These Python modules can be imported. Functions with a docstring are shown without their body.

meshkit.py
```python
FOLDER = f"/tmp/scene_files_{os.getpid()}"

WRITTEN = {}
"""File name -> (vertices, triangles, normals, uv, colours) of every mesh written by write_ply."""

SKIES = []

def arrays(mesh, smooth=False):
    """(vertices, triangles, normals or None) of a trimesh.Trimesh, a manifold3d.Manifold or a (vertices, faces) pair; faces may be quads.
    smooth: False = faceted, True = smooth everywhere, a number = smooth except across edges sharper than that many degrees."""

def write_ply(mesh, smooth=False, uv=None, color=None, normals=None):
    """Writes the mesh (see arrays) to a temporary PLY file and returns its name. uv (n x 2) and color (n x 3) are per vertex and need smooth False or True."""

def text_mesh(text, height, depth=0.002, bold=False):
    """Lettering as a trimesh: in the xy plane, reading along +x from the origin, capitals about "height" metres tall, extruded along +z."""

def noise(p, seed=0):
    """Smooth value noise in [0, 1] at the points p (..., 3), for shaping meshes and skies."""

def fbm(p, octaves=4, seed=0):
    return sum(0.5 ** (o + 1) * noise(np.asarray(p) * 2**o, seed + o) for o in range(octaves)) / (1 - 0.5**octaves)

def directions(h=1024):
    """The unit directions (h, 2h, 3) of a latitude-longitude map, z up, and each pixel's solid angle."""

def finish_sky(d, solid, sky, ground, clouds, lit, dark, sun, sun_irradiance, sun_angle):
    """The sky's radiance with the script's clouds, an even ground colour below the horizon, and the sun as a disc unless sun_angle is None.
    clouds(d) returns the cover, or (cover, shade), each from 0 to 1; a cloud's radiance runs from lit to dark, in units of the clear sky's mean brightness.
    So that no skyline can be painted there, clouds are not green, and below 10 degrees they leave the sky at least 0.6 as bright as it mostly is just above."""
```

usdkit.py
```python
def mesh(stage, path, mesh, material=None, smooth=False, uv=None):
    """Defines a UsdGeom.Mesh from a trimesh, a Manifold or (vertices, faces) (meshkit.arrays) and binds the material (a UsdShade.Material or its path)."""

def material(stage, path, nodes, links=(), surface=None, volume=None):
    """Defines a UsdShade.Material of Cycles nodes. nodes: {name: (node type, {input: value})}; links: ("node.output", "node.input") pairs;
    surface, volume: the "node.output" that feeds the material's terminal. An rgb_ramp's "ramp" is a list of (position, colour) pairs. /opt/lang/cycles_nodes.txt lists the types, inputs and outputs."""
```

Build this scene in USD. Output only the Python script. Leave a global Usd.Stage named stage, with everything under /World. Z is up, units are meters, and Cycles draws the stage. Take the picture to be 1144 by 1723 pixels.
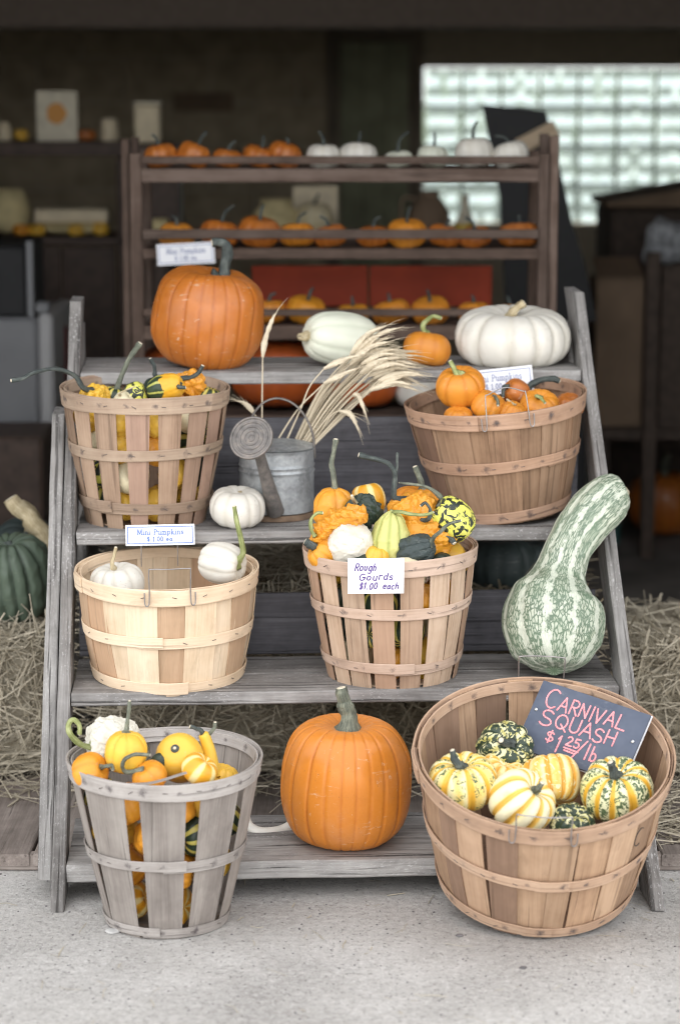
import math, random
import numpy as np, trimesh
import usdkit, meshkit
from pxr import Usd, UsdGeom, UsdLux, UsdShade, Gf, Sdf, Vt
from shapely.geometry import LineString
from shapely.ops import unary_union

stage = Usd.Stage.CreateInMemory()
UsdGeom.SetStageUpAxis(stage, 'Z')
UsdGeom.Xform.Define(stage, '/World')
UsdGeom.Scope.Define(stage, '/World/Looks')
PI = math.pi
rnd = random.Random(7)
T = Sdf.ValueTypeNames

# ------------------------------------------------------------------ camera, sky, sun, exposure
EXPOSURE = 1.78
SKY_STRENGTH = 0.10
SUN_INTENSITY = 0.30
SUN_ANGLE = 40.0
SUN_ELEV, SUN_ROT = math.radians(52), math.radians(200)   # direction towards the sun: behind the camera, a little left
FPX, HOR, CAM_H = 3900.0, 150.0, 1.55                       # focal length in photo pixels, horizon row, eye height
PITCH = math.atan((861.5 - HOR) / FPX)
cam = UsdGeom.Camera.Define(stage, '/World/camera')
cam.CreateHorizontalApertureAttr(24.0)
cam.CreateFocalLengthAttr(24.0 * FPX / 1144.0)
cam.CreateFStopAttr(2.25)
cam.CreateFocusDistanceAttr(4.6)
cam.CreateExposureAttr(EXPOSURE)
cam.CreateClippingRangeAttr((0.05, 2000.0))
cam.AddTranslateOp().Set((0, 0, CAM_H))
cam.AddRotateXOp().Set(90 - math.degrees(PITCH))


class Ref(str):
    pass


class Node:
    def __init__(self, name):
        self._n = name

    def __getattr__(self, k):
        return Ref(self._n + '.' + k)


class Graph:
    """Collects Cycles nodes; an input given as a node's output becomes a link."""
    def __init__(self):
        self.nodes, self.links = {}, []

    def __call__(self, kind, **kw):
        name = 'n%d' % len(self.nodes)
        ins = {}
        for k, v in kw.items():
            if isinstance(v, Ref):
                self.links.append((str(v), name + '.' + k))
            else:
                ins[k] = v
        self.nodes[name] = (kind, ins)
        return Node(name)

    def math(self, op, a, b=0.5, c=0.0, clamp=False):
        return self('math', math_type=op, value1=a, value2=b, value3=c, use_clamp=clamp).value

    def mix(self, fac, a, b, kind='mix'):
        return self('mix', mix_type=kind, fac=fac, color1=a, color2=b).color

    def ramp(self, fac, stops):
        return self('rgb_ramp', ramp=stops, fac=fac).color

    def noise(self, vec, scale, detail=3.0, rough=0.55, dist=0.0):
        return self('noise_texture', vector=vec, scale=scale, detail=detail, roughness=rough, distortion=dist)

    def maprange(self, v, a, b, c=0.0, d=1.0):
        return self('map_range', value=v, from_min=a, from_max=b, to_min=c, to_max=d, clamp=True).result

    def attr(self, name):
        return self('attribute', attribute=name).vector

    def pos(self):
        return self('geometry').position

    def scaled(self, vec, s):
        return self('mapping', vector=vec, scale=s).vector

    def sep(self, vec):
        return self('separate_xyz', vector=vec)

    def surf(self, color, rough=0.6, height=None, strength=0.5, dist=0.002, spec=0.4, **kw):
        if height is not None:
            kw['normal'] = self('bump', height=height, strength=strength, distance=dist).normal
        return self('principled_bsdf', base_color=color, roughness=rough, specular_ior_level=spec, **kw).BSDF


MATS = {}


def material(name, build):
    g = Graph()
    out = build(g)
    MATS[name] = usdkit.material(stage, '/World/Looks/' + name, g.nodes, g.links, surface=str(out))
    return name


def plain(name, color, rough=0.6, spec=0.4, var=0.12, scale=30, **kw):
    def b(g):
        n = g.noise(g.pos(), scale, 4).fac
        lo, hi = [c * (1 - var) for c in color], [min(1, c * (1 + var)) for c in color]
        return g.surf(g.ramp(n, [(0.3, lo), (0.7, hi)]), rough, spec=spec, **kw)
    return material(name, b)


# the overcast sky: the physical sky, veiled by an almost closed layer of pale cloud
def sky_build():
    g = Graph()
    s = g('sky_texture', sky_type='single_scattering', sun_disc=False, sun_elevation=SUN_ELEV, sun_rotation=SUN_ROT)
    bw = g('rgb_to_bw', color=s.color).val
    cl = g.noise(g('texture_coordinate').generated, 2.2, 5, 0.55).fac
    shade = g.maprange(cl, 0.3, 0.75, 0.85, 1.5)
    grey = g('combine_color', r=g.math('multiply', shade, 6.0), g=g.math('multiply', shade, 6.05), b=g.math('multiply', shade, 6.15)).color
    c = g.mix(0.88, s.color, grey)
    b = g('background_shader', color=c, strength=SKY_STRENGTH)
    return usdkit.material(stage, '/World/Looks/overcast_sky', g.nodes, g.links, surface=str(b.background))


sky = UsdLux.DomeLight.Define(stage, '/World/sky')
UsdShade.MaterialBindingAPI.Apply(sky.GetPrim()).Bind(sky_build())
sky.GetPrim().SetCustomDataByKey('kind', 'structure')
sun = UsdLux.DistantLight.Define(stage, '/World/sun')
sun.CreateIntensityAttr(SUN_INTENSITY)
sun.CreateAngleAttr(SUN_ANGLE)
sun.CreateNormalizeAttr(True)
sun.CreateColorAttr((1.0, 0.97, 0.92))
sun.AddRotateZOp().Set(180 - math.degrees(SUN_ROT))
sun.AddRotateXOp().Set(-(90 - math.degrees(SUN_ELEV)))

# ------------------------------------------------------------------ helpers: prims and tags
USED, BASE = {}, {}


def numbered(parent, name):
    k = (parent, name)
    n = USED.get(k, -1) + 1
    USED[k] = n
    return name if n == 0 else '%s_%03d' % (name, n)


def tag(prim, label=None, cat=None, group=None, kind=None):
    for k, v in (('label', label), ('category', cat), ('group', group), ('kind', kind)):
        if v:
            prim.SetCustomDataByKey(k, v)


def thing(name, label, cat, base=(0, 0, 0), group=None, kind=None):
    path = '/World/' + numbered('/World', name)
    x = UsdGeom.Xform.Define(stage, path)
    x.AddTranslateOp().Set(Gf.Vec3d(*map(float, base)))
    BASE[path] = np.array(base, float)
    tag(x.GetPrim(), label, cat, group, kind)
    return path


def obj(parent, name, mesh, mat, smooth=False, pv=None, label=None, kind=None, cat=None, group=None):
    """One Mesh prim; points are given in world space and stored relative to the thing's base. pv: {primvar: (n,3) or 3 numbers or a function of the points}."""
    parent = parent or '/World'
    path = parent + '/' + numbered(parent, name)
    if hasattr(mesh, 'vertices'):
        mesh = (np.array(mesh.vertices), np.array(mesh.faces))
    base = BASE.get(parent, np.zeros(3))
    v = np.asarray(mesh[0], float) - base
    m = usdkit.mesh(stage, path, (v, mesh[1]), MATS[mat], smooth=smooth)
    BASE[path] = base
    if pv:
        pts = np.array(m.GetPointsAttr().Get(), float) + base
        api = UsdGeom.PrimvarsAPI(m)
        for k, val in pv.items():
            val = val(pts) if callable(val) else np.asarray(val, float)
            if val.ndim == 1:
                val = np.tile(val, (len(pts), 1))
            api.CreatePrimvar(k, T.Float3Array, 'vertex').Set(Vt.Vec3fArray.FromNumpy(val.astype(np.float32)))
    tag(m.GetPrim(), label, cat, group, kind)
    return path


def cat_mesh(*ms):
    vs, fs, n = [], [], 0
    for m in ms:
        v, f = (np.array(m.vertices), np.array(m.faces)) if hasattr(m, 'vertices') else m
        f = np.asarray(f)
        if f.shape[1] == 4:
            f = np.vstack([f[:, [0, 1, 2]], f[:, [0, 2, 3]]])
        vs.append(v); fs.append(f + n); n += len(v)
    return np.vstack(vs), np.vstack(fs)


def P(px, py, Y):
    """World point on the plane y = Y that the photo shows at a pixel."""
    c, s = math.cos(PITCH), math.sin(PITCH)
    a, b = (px - 572.0) / FPX, (861.5 - py) / FPX
    d = np.array([a, c + b * s, b * c - s])
    return np.array([0, 0, CAM_H]) + d * (Y / d[1])


def mpp(p):
    """Metres per photo pixel at a point."""
    return (p[1] * math.cos(PITCH) - (p[2] - CAM_H) * math.sin(PITCH)) / FPX


def rot(axis, deg):
    return trimesh.transformations.rotation_matrix(math.radians(deg), axis)[:3, :3]


def frame_to(d, up=(0, 0, 1)):
    """Rotation that takes +z to the direction d."""
    d = np.asarray(d, float) / np.linalg.norm(d)
    x = np.cross(up, d)
    if np.linalg.norm(x) < 1e-6:
        x = np.array([1.0, 0, 0]) if d[2] > 0 else np.array([-1.0, 0, 0])
    x /= np.linalg.norm(x)
    return np.stack([x, np.cross(d, x), d], 1)


def curve(pts, n):
    """Catmull-Rom through the points (any number of columns)."""
    p = np.asarray(pts, float)
    q = np.vstack([2 * p[0] - p[1], p, 2 * p[-1] - p[-2]])
    t = np.linspace(0, len(p) - 1 - 1e-9, n)
    i = t.astype(int)
    u = (t - i)[:, None]
    a, b, c, d = q[i], q[i + 1], q[i + 2], q[i + 3]
    return 0.5 * (2 * b + (c - a) * u + (2 * a - 5 * b + 4 * c - d) * u ** 2 + (3 * b - a - 3 * c + d) * u ** 3)


def tube(path, radii, sides=8, ridge=0.0, nr=5, twist=0.0, flat=1.0):
    """A capped tube along a path: (verts, faces), grain coordinates."""
    p = np.asarray(path, float)
    r = np.broadcast_to(np.asarray(radii, float), (len(p),))
    t = np.gradient(p, axis=0)
    t /= np.linalg.norm(t, axis=1, keepdims=True) + 1e-12
    a = np.cross(t[0], [0, 0, 1.0] if abs(t[0][2]) < 0.9 else [1.0, 0, 0])
    A = []
    for k in range(len(p)):
        a = a - t[k] * (a @ t[k])
        a /= np.linalg.norm(a)
        A.append(a)
    A = np.array(A)
    B = np.cross(t, A)
    L = np.concatenate([[0], np.cumsum(np.linalg.norm(np.diff(p, axis=0), axis=1))])
    ang = np.arange(sides) * 2 * PI / sides
    rr = r[:, None] * (1 + ridge * np.cos(nr * (ang[None] + twist * L[:, None])))
    v = p[:, None] + rr[..., None] * (np.cos(ang)[None, :, None] * A[:, None] + flat * np.sin(ang)[None, :, None] * B[:, None])
    n = len(p)
    i, j = np.meshgrid(np.arange(n - 1), np.arange(sides), indexing='ij')
    q = np.stack([i * sides + j, i * sides + (j + 1) % sides, (i + 1) * sides + (j + 1) % sides, (i + 1) * sides + j], -1).reshape(-1, 4)
    f = np.vstack([q[:, [0, 1, 2]], q[:, [0, 2, 3]]])
    v = np.vstack([v.reshape(-1, 3), p[:1], p[-1:]])
    c0, c1, k = n * sides, n * sides + 1, np.arange(sides)
    f = np.vstack([f, np.stack([np.full(sides, c0), (k + 1) % sides, k], 1), np.stack([np.full(sides, c1), (n - 1) * sides + k, (n - 1) * sides + (k + 1) % sides], 1)])
    gr = np.stack([np.repeat(L, sides), np.tile(ang * r.mean(), n), np.zeros(n * sides)], 1)
    gr = np.vstack([gr, gr[:1], gr[-1:]])
    return (v, f), gr


def box(x0, x1, y0, y1, z0, z1):
    m = trimesh.creation.box([x1 - x0, y1 - y0, z1 - z0])
    m.apply_translation([(x0 + x1) / 2, (y0 + y1) / 2, (z0 + z1) / 2])
    return m


def cbox(x0, x1, y0, y1, z0, z1, b=0.003):
    """A box with chamfered edges."""
    pts = []
    for dx, dy, dz in ((0, b, b), (b, 0, b), (b, b, 0)):
        for sx in (x0 + dx, x1 - dx):
            for sy in (y0 + dy, y1 - dy):
                for sz in (z0 + dz, z1 - dz):
                    pts.append((sx, sy, sz))
    return trimesh.convex.convex_hull(np.array(pts))


def plank(L, W, H, b=0.003, n=12, wob=0.0012, seed=0):
    """A worn board along +x from 0 to L, width W in y (centred), height H in z (centred). Returns (v, f), grain."""
    x = np.linspace(0, L, n)
    hw, hh = W / 2, H / 2
    sec = np.array([(-hw, -hh + b), (-hw + b, -hh), (hw - b, -hh), (hw, -hh + b), (hw, hh - b), (hw - b, hh), (-hw + b, hh), (-hw, hh - b)])
    v = np.zeros((n, 8, 3))
    v[..., 0] = x[:, None]
    v[..., 1:] = sec[None]
    gr = v.reshape(-1, 3).copy()
    rr = np.random.default_rng(seed)
    w = meshkit.fbm(np.stack([x * 9, np.full(n, seed * 1.7), np.zeros(n)], 1)[:, None] + sec[None, :, [0, 0, 1]] * 30, 2, seed) - 0.5
    v[..., 1] += w * wob * 2 * np.sign(sec[None, :, 0])
    v[..., 2] += (meshkit.fbm(np.stack([x * 7, np.full(n, seed * 2.3 + 9), np.zeros(n)], 1), 2, seed) - 0.5)[:, None] * wob * 2
    v[[0, -1], :, 0] += rr.uniform(-1, 1, (2, 8)) * wob
    v = v.reshape(-1, 3)
    q = []
    for i in range(n - 1):
        for j in range(8):
            q.append((i * 8 + j, i * 8 + (j + 1) % 8, (i + 1) * 8 + (j + 1) % 8, (i + 1) * 8 + j))
    q = np.array(q)[:, ::-1]
    f = np.vstack([q[:, [0, 1, 2]], q[:, [0, 2, 3]]])
    e = (n - 1) * 8
    f = np.vstack([f, [(0, k, k + 1) for k in range(1, 7)], [(e, e + k + 1, e + k) for k in range(1, 7)]])
    return (v, f), gr + rr.uniform(0, 40, 3)


def tone():
    return (rnd.random(), rnd.random(), rnd.random())


def board(parent, name, p0, p1, W, H, mat, normal=(0, 0, 1), b=0.003, n=10, wob=0.001, label=None, cat=None, group=None, kind=None):
    """A board from p0 to p1 (its centre line); H is its size along `normal`, W across."""
    p0, p1 = np.asarray(p0, float), np.asarray(p1, float)
    x = p1 - p0
    L = np.linalg.norm(x)
    x /= L
    z = np.asarray(normal, float) - x * np.dot(normal, x)
    z /= np.linalg.norm(z)
    R = np.stack([x, np.cross(z, x), z], 1)
    (v, f), gr = plank(L, W, H, b, n, wob, rnd.randrange(10000))
    return obj(parent, name, (v @ R.T + p0, f), mat, False, {'gr': gr, 'tn': tone()}, label, kind, cat, group)


# ------------------------------------------------------------------ materials
def wood(name, dark, mid, light, rough=0.75, stain=None, spec=0.25, spread=0.35, fine=1.0, bump=0.6, speck=0.0, alt=None, crack_w=0.45, crack_at=0.69, blotch=0.3, dirt=0.40, alt_at=0.5):
    """Weathered or peeled wood: streaks along the grain (primvar gr), a tone of its own for each piece (primvar tn)."""
    def b(g):
        gr, tn = g.attr('gr'), g.sep(g.attr('tn'))
        fine_n = g.noise(g.scaled(gr, (6 * fine, 210 * fine, 210 * fine)), 1.0, 5, 0.7).fac
        wide_n = g.noise(g.scaled(gr, (2.6, 34, 34)), 1.0, 5, 0.62, 0.7).fac
        blot = g.noise(g.pos(), 16.0, 5, 0.62).fac
        k = g.math('add', g.math('multiply', fine_n, 0.32), g.math('add', g.math('multiply', wide_n, 0.68 - blotch), g.math('multiply', blot, blotch)))
        k = g.math('add', k, g.math('multiply', g.math('subtract', tn.x, 0.5), 0.16))
        col = g.ramp(k, [(0.32, dark), (0.48, mid), (0.64, light)])
        if alt:
            col = g.mix(g.math('multiply', g.maprange(tn.y, alt_at, alt_at + 0.3), 0.8), col, g.ramp(k, [(0.3, [c * 0.7 for c in alt]), (0.65, alt)]))
        v = g.maprange(tn.z, 0.0, 1.0, 1 - spread, 1 + spread * 0.35)
        col = g('hsv', color=col, value=v, hue=0.5, saturation=1.0).color
        crack = g.noise(g.scaled(gr, (2.4, 95, 95)), 1.0, 3, 0.55, 0.3).fac
        cm = g.maprange(crack, crack_at - 0.07, crack_at)
        col = g.mix(g.math('multiply', cm, crack_w), col, [c * 0.4 for c in dark])
        soil = g.maprange(g.noise(g.scaled(gr, (7, 20, 20)), 1.0, 5, 0.7, 0.5).fac, 0.55, 0.75)
        col = g.mix(g.math('multiply', soil, dirt), col, [c * 0.55 for c in dark])
        if speck:
            sp = g.maprange(g.noise(g.scaled(gr, (110, 260, 260)), 1.0, 3, 0.7).fac, 0.57, 0.66)
            wear = g.maprange(g.noise(g.pos(), 7, 3).fac, 0.42, 0.62)
            col = g.mix(g.math('multiply', g.math('multiply', sp, wear), speck), col, (0.60, 0.585, 0.57))
        if stain:
            s = g.sep(gr)
            cell = g.math('divide', s.x, stain)
            wn = g('white_noise_texture', dimensions='1D', w=g.math('add', g.math('floor', cell), g.math('multiply', tn.x, 91.0))).value
            u = g.math('subtract', g.math('fraction', cell), 0.5)
            nz = g.noise(g.pos(), 95, 4, 0.7).fac
            d = g.math('add', g.math('power', g.math('multiply', g.math('absolute', u), stain * 105), 2.0), g.math('power', g.math('absolute', g.math('multiply', s.y, 105)), 2.0))
            d = g.math('add', g.math('sqrt', d), g.math('multiply', g.math('subtract', nz, 0.5), 3.0))
            d = g.math('add', d, g.math('multiply', wn, 0.75))
            m = g.maprange(d, 0.2, 1.15, 0.80, 0.0)
            col = g.mix(m, col, (0.06, 0.048, 0.05))
        h = g.math('subtract', fine_n, g.math('multiply', cm, 1.4))
        return g.surf(col, rough, h, bump, 0.0016, spec)
    return material(name, b)


wood('grey_barn_wood', (0.115, 0.106, 0.098), (0.245, 0.231, 0.218), (0.40, 0.383, 0.362), 0.88, speck=0.6, bump=1.0, spread=0.2, crack_w=0.75, crack_at=0.64, dirt=0.45)
wood('dark_barn_wood', (0.05, 0.048, 0.052), (0.095, 0.092, 0.10), (0.15, 0.146, 0.158), 0.88, bump=0.9, spread=0.12, crack_w=0.5)
wood('rack_wood', (0.055, 0.037, 0.028), (0.115, 0.078, 0.060), (0.195, 0.142, 0.115), 0.85, bump=0.8)
wood('deck_wood', (0.12, 0.10, 0.085), (0.24, 0.20, 0.175), (0.36, 0.31, 0.275), 0.85, bump=0.8, spread=0.25)
wood('tan_stave', (0.33, 0.22, 0.145), (0.49, 0.35, 0.245), (0.61, 0.46, 0.34), 0.7, spread=0.22, bump=0.3, alt=(0.42, 0.26, 0.17))
wood('tan_hoop', (0.30, 0.20, 0.145), (0.46, 0.33, 0.245), (0.58, 0.43, 0.335), 0.7, stain=0.062, spread=0.1, bump=0.3)
wood('rosy_stave', (0.215, 0.137, 0.09), (0.325, 0.22, 0.15), (0.42, 0.30, 0.21), 0.7, spread=0.18, bump=0.3, alt=(0.42, 0.27, 0.20))
wood('rosy_hoop', (0.20, 0.137, 0.096), (0.315, 0.228, 0.163), (0.415, 0.315, 0.23), 0.7, stain=0.060, spread=0.1, bump=0.3)
wood('brown_stave', (0.175, 0.10, 0.06), (0.30, 0.185, 0.112), (0.40, 0.258, 0.165), 0.7, spread=0.28, bump=0.3, alt=(0.20, 0.115, 0.08))
wood('brown_hoop', (0.24, 0.14, 0.09), (0.37, 0.23, 0.15), (0.48, 0.31, 0.215), 0.7, stain=0.060, spread=0.1, bump=0.3)
wood('pale_stave', (0.47, 0.345, 0.22), (0.63, 0.485, 0.33), (0.73, 0.59, 0.425), 0.65, spread=0.08, bump=0.25, alt=(0.46, 0.27, 0.155))
wood('pale_hoop', (0.50, 0.36, 0.23), (0.68, 0.52, 0.36), (0.78, 0.63, 0.46), 0.65, spread=0.1, bump=0.25)
wood('worn_grey_stave', (0.15, 0.128, 0.112), (0.245, 0.214, 0.19), (0.34, 0.305, 0.27), 0.8, spread=0.2, bump=0.5)
wood('worn_grey_hoop', (0.18, 0.155, 0.14), (0.31, 0.28, 0.255), (0.43, 0.395, 0.365), 0.8, stain=0.064, spread=0.1, bump=0.5)
wood('bushel_stave', (0.27, 0.165, 0.10), (0.41, 0.265, 0.165), (0.53, 0.36, 0.235), 0.7, spread=0.30, bump=0.3, alt=(0.24, 0.15, 0.105), alt_at=0.36, dirt=0.45)
wood('bushel_hoop', (0.28, 0.18, 0.12), (0.44, 0.29, 0.195), (0.55, 0.385, 0.27), 0.7, stain=0.062, spread=0.1, bump=0.3)


def skin(name, base, deep, rough=0.34, groove=0.35, mottled=0.25, spots=0.25, spec=0.45, scuff=(0.55, 0.42, 0.3)):
    """Pumpkin skin: grooves of a deeper colour, soft mottling, small scabs."""
    def b(g):
        rib = g.sep(g.attr('rib'))
        n = g.noise(g.pos(), 28, 4, 0.6).fac
        f = g.noise(g.pos(), 170, 3, 0.6).fac
        tn = g.math('add', g.math('multiply', rib.x, groove), g.math('multiply', g.math('subtract', n, 0.45), mottled * 2))
        tn = g.math('add', tn, g.math('multiply', g.math('subtract', rib.y, 0.5), 0.5), clamp=True)
        col = g.mix(tn, base, deep)
        sp = g.math('multiply', g.maprange(g.noise(g.pos(), 75, 3, 0.7).fac, 0.66, 0.73), spots)
        col = g.mix(sp, col, scuff)
        scr = g.noise(g.scaled(g.pos(), (26, 26, 120)), 1.0, 3, 0.6, 1.5).fac
        patch = g.maprange(g.noise(g.pos(), 13, 2).fac, 0.50, 0.62)
        sm_ = g.math('multiply', g.math('multiply', g.maprange(scr, 0.60, 0.66), patch), spots * 1.1)
        col = g.mix(sm_, col, scuff)
        dust = g.maprange(g.noise(g.pos(), 11, 4, 0.6).fac, 0.5, 0.8)
        col = g.mix(g.math('multiply', dust, spots * 0.35), col, [min(1, c * 0.6 + 0.22) for c in base])
        pit = g.math('multiply', g.maprange(g.noise(g.pos(), 240, 1).fac, 0.74, 0.78), spots)
        col = g.mix(pit, col, (0.12, 0.07, 0.03))
        r = g.math('add', rough, g.math('multiply', f, 0.16))
        return g.surf(col, r, f, 0.25, 0.0008, spec)
    return material(name, b)


skin('orange_skin', (0.60, 0.205, 0.028), (0.40, 0.10, 0.012), rough=0.24, groove=0.6, mottled=0.42, spots=0.6, scuff=(0.66, 0.46, 0.30))
skin('deep_orange_skin', (0.45, 0.142, 0.022), (0.28, 0.064, 0.008), rough=0.28, groove=0.6, mottled=0.42, spots=0.6)
skin('red_orange_skin', (0.42, 0.085, 0.015), (0.24, 0.04, 0.008))
skin('mini_orange_skin', (0.62, 0.235, 0.025), (0.46, 0.135, 0.012), groove=0.5)
skin('gourd_orange_skin', (0.68, 0.29, 0.025), (0.52, 0.17, 0.012), groove=0.4)
skin('gourd_yellow_skin', (0.72, 0.43, 0.05), (0.60, 0.29, 0.025), groove=0.4)
skin('bumpy_white_skin', (0.64, 0.61, 0.52), (0.52, 0.48, 0.38), 0.45, groove=0.3, mottled=0.3, spots=0.3, scuff=(0.5, 0.45, 0.33))
skin('white_skin', (0.69, 0.66, 0.59), (0.55, 0.505, 0.41), 0.42, groove=0.5, mottled=0.4, spots=0.4, scuff=(0.5, 0.45, 0.37))
skin('ivory_skin', (0.66, 0.67, 0.55), (0.50, 0.53, 0.40), 0.45, groove=0.5, mottled=0.25, spots=0.15, scuff=(0.5, 0.45, 0.33))
skin('dark_green_skin', (0.018, 0.030, 0.022), (0.045, 0.062, 0.035), 0.4, groove=0.6, spots=0.3, scuff=(0.25, 0.28, 0.2))
skin('slate_green_skin', (0.035, 0.048, 0.046), (0.02, 0.028, 0.026), 0.5, groove=0.6, spots=0.3, scuff=(0.2, 0.22, 0.2))
skin('field_green_skin', (0.085, 0.115, 0.08), (0.03, 0.045, 0.03), 0.5, groove=0.9, spots=0.3, scuff=(0.2, 0.22, 0.15))
skin('pale_lime_skin', (0.58, 0.55, 0.20), (0.34, 0.38, 0.10), 0.4, groove=0.9, spots=0.15)
skin('cream_skin', (0.70, 0.62, 0.42), (0.6, 0.46, 0.2), 0.45, groove=0.4, spots=0.2)


def stripes(name, stops, n=10, wob=0.9, spots=None, spot_at=(0.52, 0.56), spot_scale=60, spot_rib=0.0, rough=0.36, stretch=(3, 3, 14), groove=None):
    """Striped gourd skin: bands along the meridians, broken up by flecks of another colour."""
    def b(g):
        s = g.sep(g.attr('pat'))
        th = g.math('arctan2', s.y, s.x)
        nz = g.noise(g.scaled(g.pos(), (22, 22, 22)), 1.0, 4, 0.65).fac
        ph = g.math('add', g.math('multiply', th, float(n)), g.math('multiply', g.math('subtract', nz, 0.5), wob * 5))
        w = g.math('multiply_add', g.math('cosine', ph), 0.5, 0.5)
        col = g.ramp(w, stops)
        rib = g.sep(g.attr('rib'))
        if groove:
            col = g.mix(g.maprange(g.math('add', rib.x, g.math('multiply', g.math('subtract', nz, 0.5), 0.35)), 0.22, 0.48), col, groove)
        if spots:
            q = g.noise(g.pos(), spot_scale, 3, 0.6, 1.2).fac
            q = g.math('subtract', q, g.math('multiply', rib.x, spot_rib))
            col = g.mix(g.maprange(q, *spot_at), col, spots)
        f = g.noise(g.pos(), 180, 3).fac
        return g.surf(col, rough, f, 0.25, 0.0008, 0.45)
    return material(name, b)


CREAM, LEMON, GOLD, DKG = (0.74, 0.68, 0.42), (0.70, 0.56, 0.16), (0.66, 0.30, 0.03), (0.022, 0.036, 0.02)
stripes('carnival_cream', [(0.0, (0.76, 0.64, 0.30)), (0.4, (0.79, 0.71, 0.43)), (1.0, (0.80, 0.75, 0.52))], 10, 0.9, groove=(0.72, 0.43, 0.08))
stripes('carnival_gold', [(0.0, (0.72, 0.44, 0.09)), (0.5, (0.75, 0.54, 0.18)), (1.0, (0.78, 0.66, 0.34))], 10, 1.6, groove=(0.68, 0.33, 0.04), spots=(0.78, 0.68, 0.40), spot_at=(0.55, 0.62), spot_scale=70)
stripes('carnival_mottled', [(0.0, (0.68, 0.62, 0.26)), (0.4, (0.72, 0.70, 0.40)), (1.0, (0.72, 0.71, 0.45))], 10, 0.9, spots=(0.075, 0.11, 0.05), spot_at=(0.47, 0.53), spot_scale=105, spot_rib=0.22, groove=(0.68, 0.38, 0.04))
stripes('carnival_yellow', [(0.0, (0.74, 0.55, 0.17)), (0.5, (0.76, 0.66, 0.30)), (1.0, (0.77, 0.71, 0.42))], 10, 1.5, spots=(0.085, 0.12, 0.05), spot_at=(0.54, 0.60), spot_scale=95, spot_rib=0.15, groove=(0.70, 0.40, 0.05))
stripes('carnival_green', [(0.0, (0.45, 0.40, 0.12)), (0.6, (0.62, 0.60, 0.33)), (1.0, (0.66, 0.62, 0.36))], 10, 0.6, spots=DKG, spot_at=(0.45, 0.49), spot_scale=75, spot_rib=-0.05)
stripes('lime_black', [(0.0, (0.60, 0.60, 0.10)), (1.0, (0.68, 0.64, 0.14))], 6, 0.6, spots=(0.018, 0.024, 0.018), spot_at=(0.49, 0.515), spot_scale=48, spot_rib=0.0)
stripes('green_yellow', [(0.0, DKG), (0.62, DKG), (0.74, (0.5, 0.45, 0.1)), (1.0, (0.6, 0.5, 0.12))], 9, 0.35)
stripes('yellow_band', [(0.0, (0.66, 0.30, 0.02)), (0.6, (0.70, 0.36, 0.03)), (0.8, (0.76, 0.58, 0.22)), (1.0, (0.78, 0.64, 0.30))], 6, 0.25)


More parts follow.
